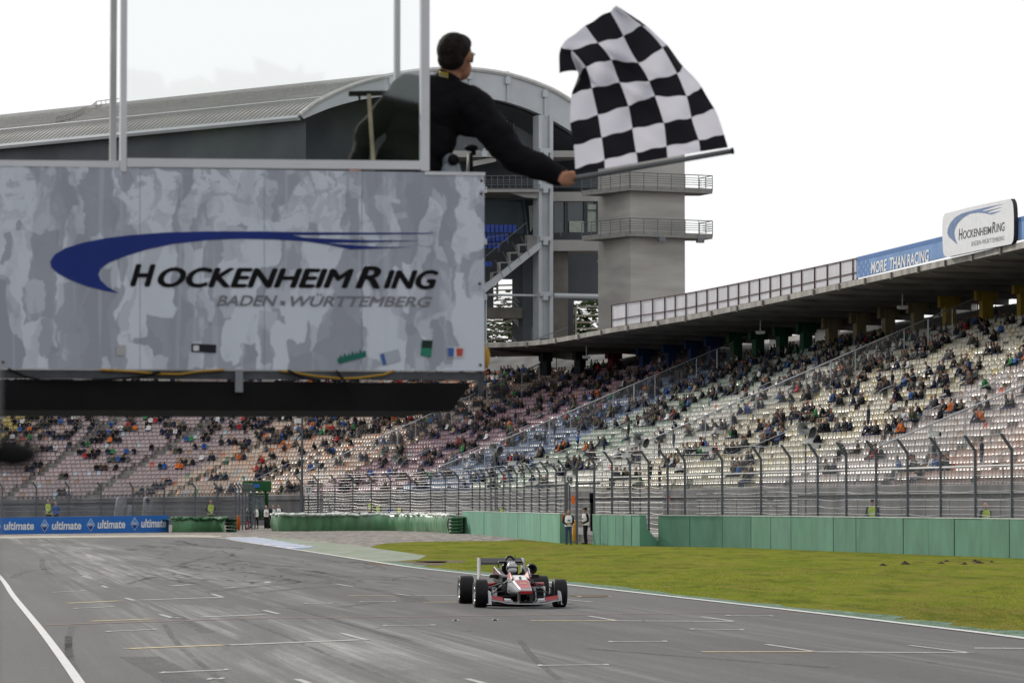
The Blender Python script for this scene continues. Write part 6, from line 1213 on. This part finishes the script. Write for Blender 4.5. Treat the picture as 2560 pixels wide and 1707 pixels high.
q.box((0, .7, 1.3), (1.5, 1.5, .3)); c_ = tb_(q, 'cab', TG); q = MB(); q.poly([(-.66, .02, 1.5), (.66, .02, 1.5), (.68, .06, 2.8), (-.68, .06, 2.8)]); tb_(q, 'windscreen', M('cab_glass', (.14, .17, .19), .1, var=.5, scale=3), c_)
q = MB()
for s in (-1, 1): q.bar((s * .72, -.1, 1.2), (s * .74, -.75, 2.3), .17, .2); q.bar((s * .74, -.75, 2.3), (s * .7, -1.5, 3.2), .15, .2); q.bar((s * .66, -.5, 1.3), (s * .66, -1.2, 2.6), .08)
tb_(q, 'loader_arms', TG); q = MB(); q.grid([[Vector((x, -1.5 + y, 3.15 + z)) for y, z in ((-.75, .25), (-.6, .0), (0, -.05), (.15, .2), (.12, .85))] for x in (-1.2, 1.2)])
for x in (-1.2, 1.2): q.poly([(x, -2.25, 3.4), (x, -2.1, 3.15), (x, -1.5, 3.1), (x, -1.35, 3.35), (x, -1.38, 4.0)])
q.box((0, -2.2, 3.55), (2.4, .05, .7)); tb_(q, 'bucket', TG); q = MB(); q.box((.0, -2.24, 3.6), (.5, .03, .3)); tb_(q, 'bucket_badge', M('badge_blue', (.03, .13, .45), .5))
for s in (-1, 1):
    for x, y, r_, wd in ((s * .85, 1.3, .85, .5), (s * .8, -1.1, .6, .38)): q = MB(); q.lathe([(r_ * .5, -wd / 2), (r_ * .9, -wd / 2), (r_, -wd * .35), (r_, wd * .35), (r_ * .9, wd / 2), (r_ * .5, wd / 2), (.001, wd * .3)], Matrix.Rotation(R(90), 3, 'Y'), (x, y, r_), 22); tb_(q, 'wheel', TYRE, None, True)
# number boards, gate frame
def board(px, py, D, num, w_, h, lab, zb=.4):
    c = P(px, py, D); t = thing('number_board', lab, 'sign', (c.x, D, zb)); q = MB(); q.box((0, -.05, c.z - zb), (w_, .04, h)); q.build('plate', M('board_white', (.6, .61, .62), .5), t, world=False); q = MB(); z0 = c.z - zb; text_quad(q, num, (-w_ * .36, -.075, z0 - h * .32), (w_ * .36, -.075, z0 - h * .32), (-w_ * .36, -.075, z0 + h * .32), (w_ * .36, -.075, z0 + h * .32), 0, .03); q.build('lettering', M('letter_black', (.012, .012, .014), .45), t, world=False); q = MB(); q.tube((0, 0, 0), (0, 0, z0 + h * .4), .05); q.build('pole', POST, t, world=False)
board(771, 1225, 284, '57', .52, .66, 'white board numbered 57 on a pole at the fence corner', 0.); board(1424, 1200, 178, '58', .4, .56, 'white board numbered 58 at the gap in the green wall')
gt = thing('gate_frame', 'grey gate posts with cross bar beside the standing marshals', 'gate', (3.4, 177, .4)); q = MB(); a = G(1445, 1362); a.y += 2.6; q.bar((a.x, a.y + .4, 0), (a.x, a.y + .4, 3.75), .13); q.bar((a.x, a.y + .4, 3.7), (a.x - .55, a.y + .3, 4.55), .13); q.bar((a.x - .5, a.y + .6, 0), (a.x - .5, a.y + .6, 3.2), .1); q.bar((a.x - 2.6, a.y + 3, 3.0), (a.x - .45, a.y + .7, 3.05), .1); q.bar((a.x, a.y + .5, 3.1), (a.x + 1.2, a.y + 1.2, 3.15), .1); q.build('posts', POST, gt); q = MB(); p_ = P(1433, 1249, a.y + .3); q.box(p_, (.2, .04, .42)); q.build('orange_panel', MATS['orange_paint'], gt)
bx = MB(); p_ = P(1482, 1270, 178); bx.box((p_.x, 179, 1.5), (.22, .3, 1.7)); bx.box((p_.x, 179, 2.4), (.3, .3, .5)); tag(bx.build('signal_post', DSTEEL), 'tall black signal post standing in the wall gap behind the marshals', 'signal')
# loudspeakers and cameras on poles
def horn(px, py, D, r_, lab, zb=.4, cam_=False):
    c = P(px, py, D); t = thing('loudspeaker', lab, 'loudspeaker', (c.x, D, zb)); H = c.z - zb; q = MB(); q.tube((0, .1, 0), (0, .1, H + .3), .04); q.build('pole', POST, t, world=False); q = MB(); Mx = Vector((.75, -.6, -.25)).to_track_quat('Z', 'Y').to_matrix(); q.lathe([(r_ * 1.0, .42), (r_ * .93, .4), (r_ * .45, .12), (.07, -.12), (.09, -.16), (.09, -.36), (.001, -.38)], Mx, (0, 0, H), 18); h_ = q.build('horn', M('horn_grey', (.3, .31, .31), .4, .1), t, True, False); q = MB(); q.lathe([(r_ * .9, .395), (r_ * .42, .12), (.001, .0)], Mx, (0, 0, H), 18); q.build('throat', M('horn_dark', (.08, .08, .085), .5), h_, True, False); q = MB(); Mx2 = Vector((-.5, -.8, -.05)).to_track_quat('Z', 'Y').to_matrix(); q.lathe([(r_ * .9, .3), (r_ * .4, .05), (.06, -.1), (.08, -.3), (.001, -.31)], Mx2, (0, .05, H + .1), 16); q.build('horn', M('horn_grey'), t, True, False); q = MB(); q.bar((-.4, .1, H - .18), (.3, .1, H - .1), .04); q.build('bracket', GAL, t, world=False); q = MB(); q.box((-.1, .05, H + .36), (.5, .25, .1), .3); q.build('junction_box', GAL, t, world=False)
horn(1600, 1103, 176, .27, 'grey horn loudspeaker on a pole against the white seats'); horn(2014, 1077, 160, .33, 'large grey horn loudspeaker on a pole against the cream seats'); horn(992, 1150, 280, .34, 'grey horn loudspeaker on a pole against the pink seats'); horn(1238, 1124, 226, .36, 'grey horn loudspeaker on a pole against the blue seats'); horn(796, 1161, 284, .3, 'small horn loudspeaker near the tall lamp pole', 0.)
def cctv(px, py, D, lab, ln=.62, zb=.4):
    c = P(px, py, D); t = thing('security_camera', lab, 'security camera', (c.x, D, c.z)); q = MB(); q.box((0, 0, 0), (ln, .2, .2), .25); q.box((-.05, 0, .13), (ln * 1.15, .26, .03), .25); q.build('housing', M('camera_white', (.52, .53, .52), .4), t, world=False); q = MB(); q.box((ln * .5, -.06, 0), (.05, .16, .15), .25); q.build('lens', DSTEEL, t, world=False); q = MB(); q.bar((0, .05, -.08), (.1, .05, -.45), .05); q.build('arm', POST, t, world=False)
cctv(2335, 1085, 146, 'white security camera on a fence post against the pinkish seats', .5); cctv(2022, 1103, 158, 'white security camera just below the large horn loudspeaker', .45); cctv(2036, 1116, 157.5, 'boxy white security camera facing the stand, lowest of two on one post', .5); cctv(1567, 1139, 172, 'white security camera on the fence below the horn by the white seats', .5); cctv(1384, 1153, 184, 'white security camera on the fence left of the number 58', .5); cctv(1769, 1123, 166, 'white security camera on the fence against the cream seats', .5); cctv(1282, 1158, 200, 'white security camera on the fence against the grey green seats', .5)
lp = thing('lamp_pole', 'tall thin dark pole rising past the beige seats', 'pole', (P(755, 1200, 286).x, 286, 0)); q = MB(); q.tube((0, 0, 0), (0, 0, 9.4), .13, .09, 10); q.build('pole', POST, lp, world=False); q = MB(); q.box((-.35, -.1, 9.0), (.5, .3, .4), .3); q.build('floodlight', M('lamp_grey'), lp, world=False); q = MB(); q.pipe([(-.1, 0, 8), (-.5, 0, 7.4), (-.15, 0, 6.6)], .05); q.build('cable', DSTEEL, lp, world=False)
# covered television cameras behind the blue boards
for px, lab in ((303, 'television camera under a crumpled grey rain cover beside the operator stand'), (326, 'low grey covered camera case next to the tall covered camera'), (371, 'television camera with dark lens under a pale grey cover')):
    c = P(px, 1240 if px != 326 else 1262, 262); t = thing('television_camera', lab, 'camera', (c.x, 262, 0)); q = MB(); rr = random.Random(px); hgt = c.z; rows = []
    for z, r_ in ((.75, .42), (1.1, .45), (hgt - .4, .38), (hgt - .1, .3), (hgt, .12)): rows.append([Vector((r_ * (1 + rr.uniform(-.2, .25)) * math.cos(a), r_ * .7 * (1 + rr.uniform(-.2, .25)) * math.sin(a), z)) for a in [i * math.pi / 6 for i in range(12)]])
    q.loft(rows); q.build('rain_cover', M('rain_cover', (.16, .165, .18), .6, var=.3, scale=3), t, True, False); q = MB()
    for a in (0, 2.1, 4.2): q.tube((.35 * math.cos(a), .35 * math.sin(a), 0), (0, 0, .9), .03)
    q.build('tripod', DSTEEL, t, world=False)
    if px == 371: q = MB(); q.lathe([(.14, 0), (.16, .25), (.12, .27), (.001, .2)], Matrix.Rotation(R(90), 3, 'X'), (0, -.2, hgt - .35), 14); q.build('lens', DSTEEL, t, True, False)
# barrier tape knotted to the fence
for px, py, D, lab in ((1672, 1262, 172, 'red and white tape knotted to the fence wires'), (1711, 1262, 171.6, 'short red and white tape hanging from the fence')):
    t = MB(); c = P(px, py, D)
    for i in range(7): a = c + Vector((.03 * i + .05 * math.sin(i * 2 + px), 0, .42 - i * .11)); b_ = c + Vector((.03 * (i + 1) + .05 * math.sin(i * 2 + 2 + px), 0, .42 - (i + 1) * .11)); t.bar(a, b_, .07, .012, i % 2)
    tag(t.build('barrier_tape', [M('tape_red', (.5, .03, .04), .5), M('tape_white', (.65, .65, .65), .5)]), lab, 'tape')

# ================================================================== SPECTATORS
def density(s, u):
    """share of seats taken, by block and height in the stand"""
    if s < 2.3: return .05 + .05 * (u > .55)
    if s < 3.0: return .05 + .06 * (u > .45)
    if s < 3.5: return .06 + .08 * (u > .5)
    if s < 4.0: return .12 + .07 * (u > .4)
    if s < 4.5: return .11 + .15 * (u > .5) + .15 * (u > .75)
    if s < 5.4: return .16 + .24 * (u > .4) + .18 * (u > .7)
    if s < 6.05: return .18 + .3 * (u > .4) + .15 * (u > .7)
    if s < 7.12: return .16 + .34 * (u > .35) + .3 * (u > .55)
    return .12 + .2 * (u > .3) + .5 * (u > .5)
TOPS = ['black'] * 15 + ['navy'] * 11 + ['dark'] * 11 + ['grey'] * 5 + ['blue'] * 2 + ['red'] + ['olive'] * 4 + ['brown'] * 3 + ['white', 'white', 'beige', 'orange', 'green']
POSES = [('lap', 0., 0.), ('cross', -.02, .3), ('knees', .22, -.2), ('face', .1, .2), ('lap', .12, -.5), ('side', -.05, .5), ('lap', .05, .9), ('knees', .3, .4)]
HATS = [None] * 7 + ['cap', 'cap', 'beanie']
rp = random.Random(21); chosen = []; byrow = {}
for i, sp in enumerate(SPOTS): byrow.setdefault(sp[3], []).append(sp)
for k, row in byrow.items():
    row.sort(key=lambda q: q[2]); i = 0
    while i < len(row):
        p, nf, s, k_, px, py, sc = row[i]; d = density(s, k / NR) * (.15 + 1.75 * (.5 + .5 * math.sin(s * 9.3 + k * .7) * math.sin(s * 4.1 - k * .45 + 1)))
        if rp.random() < d * .42:
            n = rp.choice((1, 2, 2, 3, 3, 4, 5))
            for j in range(i, min(i + n, len(row))):
                if rp.random() < .9: chosen.append(row[j] + (False,))
            i += n
        i += 1
for k, srow in byrow.items():  # a few on their feet, mostly along the back rows
    for sp in srow:
        if rp.random() < (.02 if k >= NR - 2 and 2.6 < sp[2] < 5.9 else .0022): chosen.append(sp + (True,))
inframe = lambda q: -10 < q[4] < 2570 and (q[5] > 1010 or q[4] > 1190)
chosen.sort(key=lambda q: (not inframe(q), -q[6]))
NI = 275; ind, rest = chosen[:NI], chosen[NI:]
pose_prims = {}; simple = {}
for i, (arms, lean, yaw) in enumerate(POSES):
    for hat in (None, 'cap', 'beanie'): pose_prims[(i, hat)] = seated(lean, arms, yaw, hat, 'long' if i in (1, 4) and hat is None else 'short', 1. + .1 * (i % 3 == 0), .08 + .03 * (i % 3))
stand_p = {h: standing(h, arms=a, yaw=.3) for h, a in ((None, 'down'), ('cap', 'front'), ('beanie', 'cross'))}
ORD = 'front second third fourth fifth sixth seventh eighth ninth tenth eleventh twelfth thirteenth fourteenth fifteenth sixteenth seventeenth eighteenth nineteenth twentieth'.split() + ['twenty-' + x for x in 'first second third fourth fifth sixth seventh eighth ninth'.split()] + ['topmost']
CN = dict(black='black', navy='navy', dark='dark-grey', grey='grey', blue='blue', red='red', olive='olive', brown='brown', white='white', beige='beige', orange='orange', green='green', purple='purple')
cache = {}; labels = {}
def cloth_pick(): return rp.choice(TOPS), rp.choice(['jeans', 'jeans', 'dark', 'black', 'navy', 'grey']), rp.choice(HATS)
hatcol = dict(cap=['black', 'white', 'red', 'navy'], beanie=['black', 'grey'])
people = []
for sp in ind:
    top, tr, hat = cloth_pick(); pi = rp.randrange(len(POSES)); hc_ = rp.choice(hatcol[hat]) if hat else 'black'; hr = rp.choice(['hair', 'hair', 'hair', 'brownhair', 'greyhair']); key = (sp[7], pi if not sp[7] else 0, hat, top, tr, hc_, hr)
    if key not in cache:
        pal = palette(top, tr, hc_); pal['skin'] = (.27, .165, .12); pal['hair'] = dict(hair=(.02, .015, .012), brownhair=(.07, .045, .028), greyhair=(.22, .21, .2))[hr]; cache[key] = skin_mesh('person', stand_p[hat] if sp[7] else pose_prims[(pi, hat)], pal, .05, PM, 10)
    o = link('person', cache[key]); p, nf = sp[0], sp[1]; a = math.atan2(nf.x, -nf.y); bk = -nf * (.05 if not sp[7] else -.42); o.location = p + bk; o.rotation_euler = (0, 0, a + rp.uniform(-.2, .2)); o.scale = (1, 1, rp.uniform(.94, 1.04)); o['category'] = 'person'; o['group'] = 'spectators on the grandstand seats'
    blk = sect(sp[2], sp[3] / NR, random.Random(0))[0]; lab = f"person in {CN[top]} top{' and ' + hc_ + ' ' + hat if hat else dict(hair='', brownhair=' with brown hair', greyhair=' with grey hair')[hr]}, {'standing' if sp[7] else 'seated'} in {ORD[sp[3]]} row, {blk} seats"
    people.append((lab, sp, o)); labels.setdefault(lab, []).append((sp[4], o))
for lab, os_ in labels.items():
    os_.sort(key=lambda q: q[0])
    for n, (x, o) in enumerate(os_): o['label'] = lab if len(os_) == 1 else lab + (', ' + ('leftmost', 'second from left', 'third from left', 'fourth from left', 'fifth from left', 'sixth from left')[min(n, 5)])
# the farther crowd
geo = {}
def far_geo(kind, pi, hat):
    key = (kind, pi, hat)
    if key not in geo:
        pr = stand_p[hat] if kind else pose_prims[(pi, hat)]; me = skin_mesh('far', pr, dict(skin=(1, 0, 0), top=(0, 1, 0), trousers=(0, 0, 1), hair=(1, 1, 0), hat=(1, 0, 1), shoe=(0, 1, 1)), .085, PM, 8); V = np.empty(len(me.vertices) * 3); me.vertices.foreach_get('co', V); c = np.empty(len(me.vertices) * 4); me.color_attributes['Col'].data.foreach_get('color', c); F_ = np.array([p.vertices[:] for p in me.polygons if len(p.vertices) == 4]); geo[key] = (V.reshape(-1, 3), F_, c.reshape(-1, 4)[:, :3]); bpy.data.meshes.remove(me)
    return geo[key]
Vs, Fs, Cs, n0 = [], [], [], 0
codes = np.array([(1, 0, 0), (0, 1, 0), (0, 0, 1), (1, 1, 0), (1, 0, 1), (0, 1, 1)])
for sp in rest:
    top, tr, hat = cloth_pick(); V, F_, c = far_geo(sp[7], rp.randrange(len(POSES)) if not sp[7] else 0, hat); p, nf = sp[0], sp[1]; a = math.atan2(nf.x, -nf.y) + rp.uniform(-.2, .2); ca, sa = math.cos(a), math.sin(a); q = np.empty_like(V); bk = -nf * (.05 if not sp[7] else -.42); q[:, 0] = V[:, 0] * ca - V[:, 1] * sa + p.x + bk.x; q[:, 1] = V[:, 0] * sa + V[:, 1] * ca + p.y + bk.y; q[:, 2] = V[:, 2] * .97 + p.z
    cols_ = np.array([(.2, .125, .09), PAL[top], PAL[tr], rp.choice(((.02, .015, .012), (.06, .04, .025), (.2, .19, .18))), PAL[rp.choice(hatcol[hat])] if hat else (0, 0, 0), PAL['shoe']]); idx = np.argmin(((c[:, None] - codes[None]) ** 2).sum(2), 1)
    Vs.append(q); Fs.append(F_ + n0); Cs.append(cols_[idx]); n0 += len(V)
if Vs:
    o = link('crowd', np_mesh('crowd', np.concatenate(Vs), np.concatenate(Fs), PM, np.concatenate(Cs), True)); tag(o, 'distant crowd of spectators filling the far blocks of the grandstand', 'crowd', kind='stuff')
print('PEOPLE', len(ind), len(rest), 'SEATS', len(SPOTS))

# woodland behind the photographer, seen mirrored in the podium glass
def woodland():
    n = 14000; x = rng.uniform(-130, 130, n); top = 15.5 + .9 * np.sin(x * .21) + .7 * np.sin(x * .67 + 1); z = top * rng.uniform(0, 1, n) ** .6; y = -75 + rng.normal(0, 3, n); C = np.stack([x, y, z], 1)
    V = C[:, None] + np.array([[-1, 0, -1], [1, 0, -1], [1, 0, 1], [-1, 0, 1]])[None] * rng.uniform(.5, 1.1, (n, 1, 1)) + rng.normal(0, .3, (n, 4, 3)); c = np.array([(.03, .045, .018)]) * rng.uniform(.5, 1.7, (n, 1))
    o = link('woodland', np_mesh('woodland', V.reshape(-1, 3), np.arange(4 * n).reshape(-1, 4), LEAF, np.repeat(c, 4, 0))); tag(o, 'dark woodland far behind the photographer, mirrored in the podium glass', 'woodland', kind='stuff')
woodland()
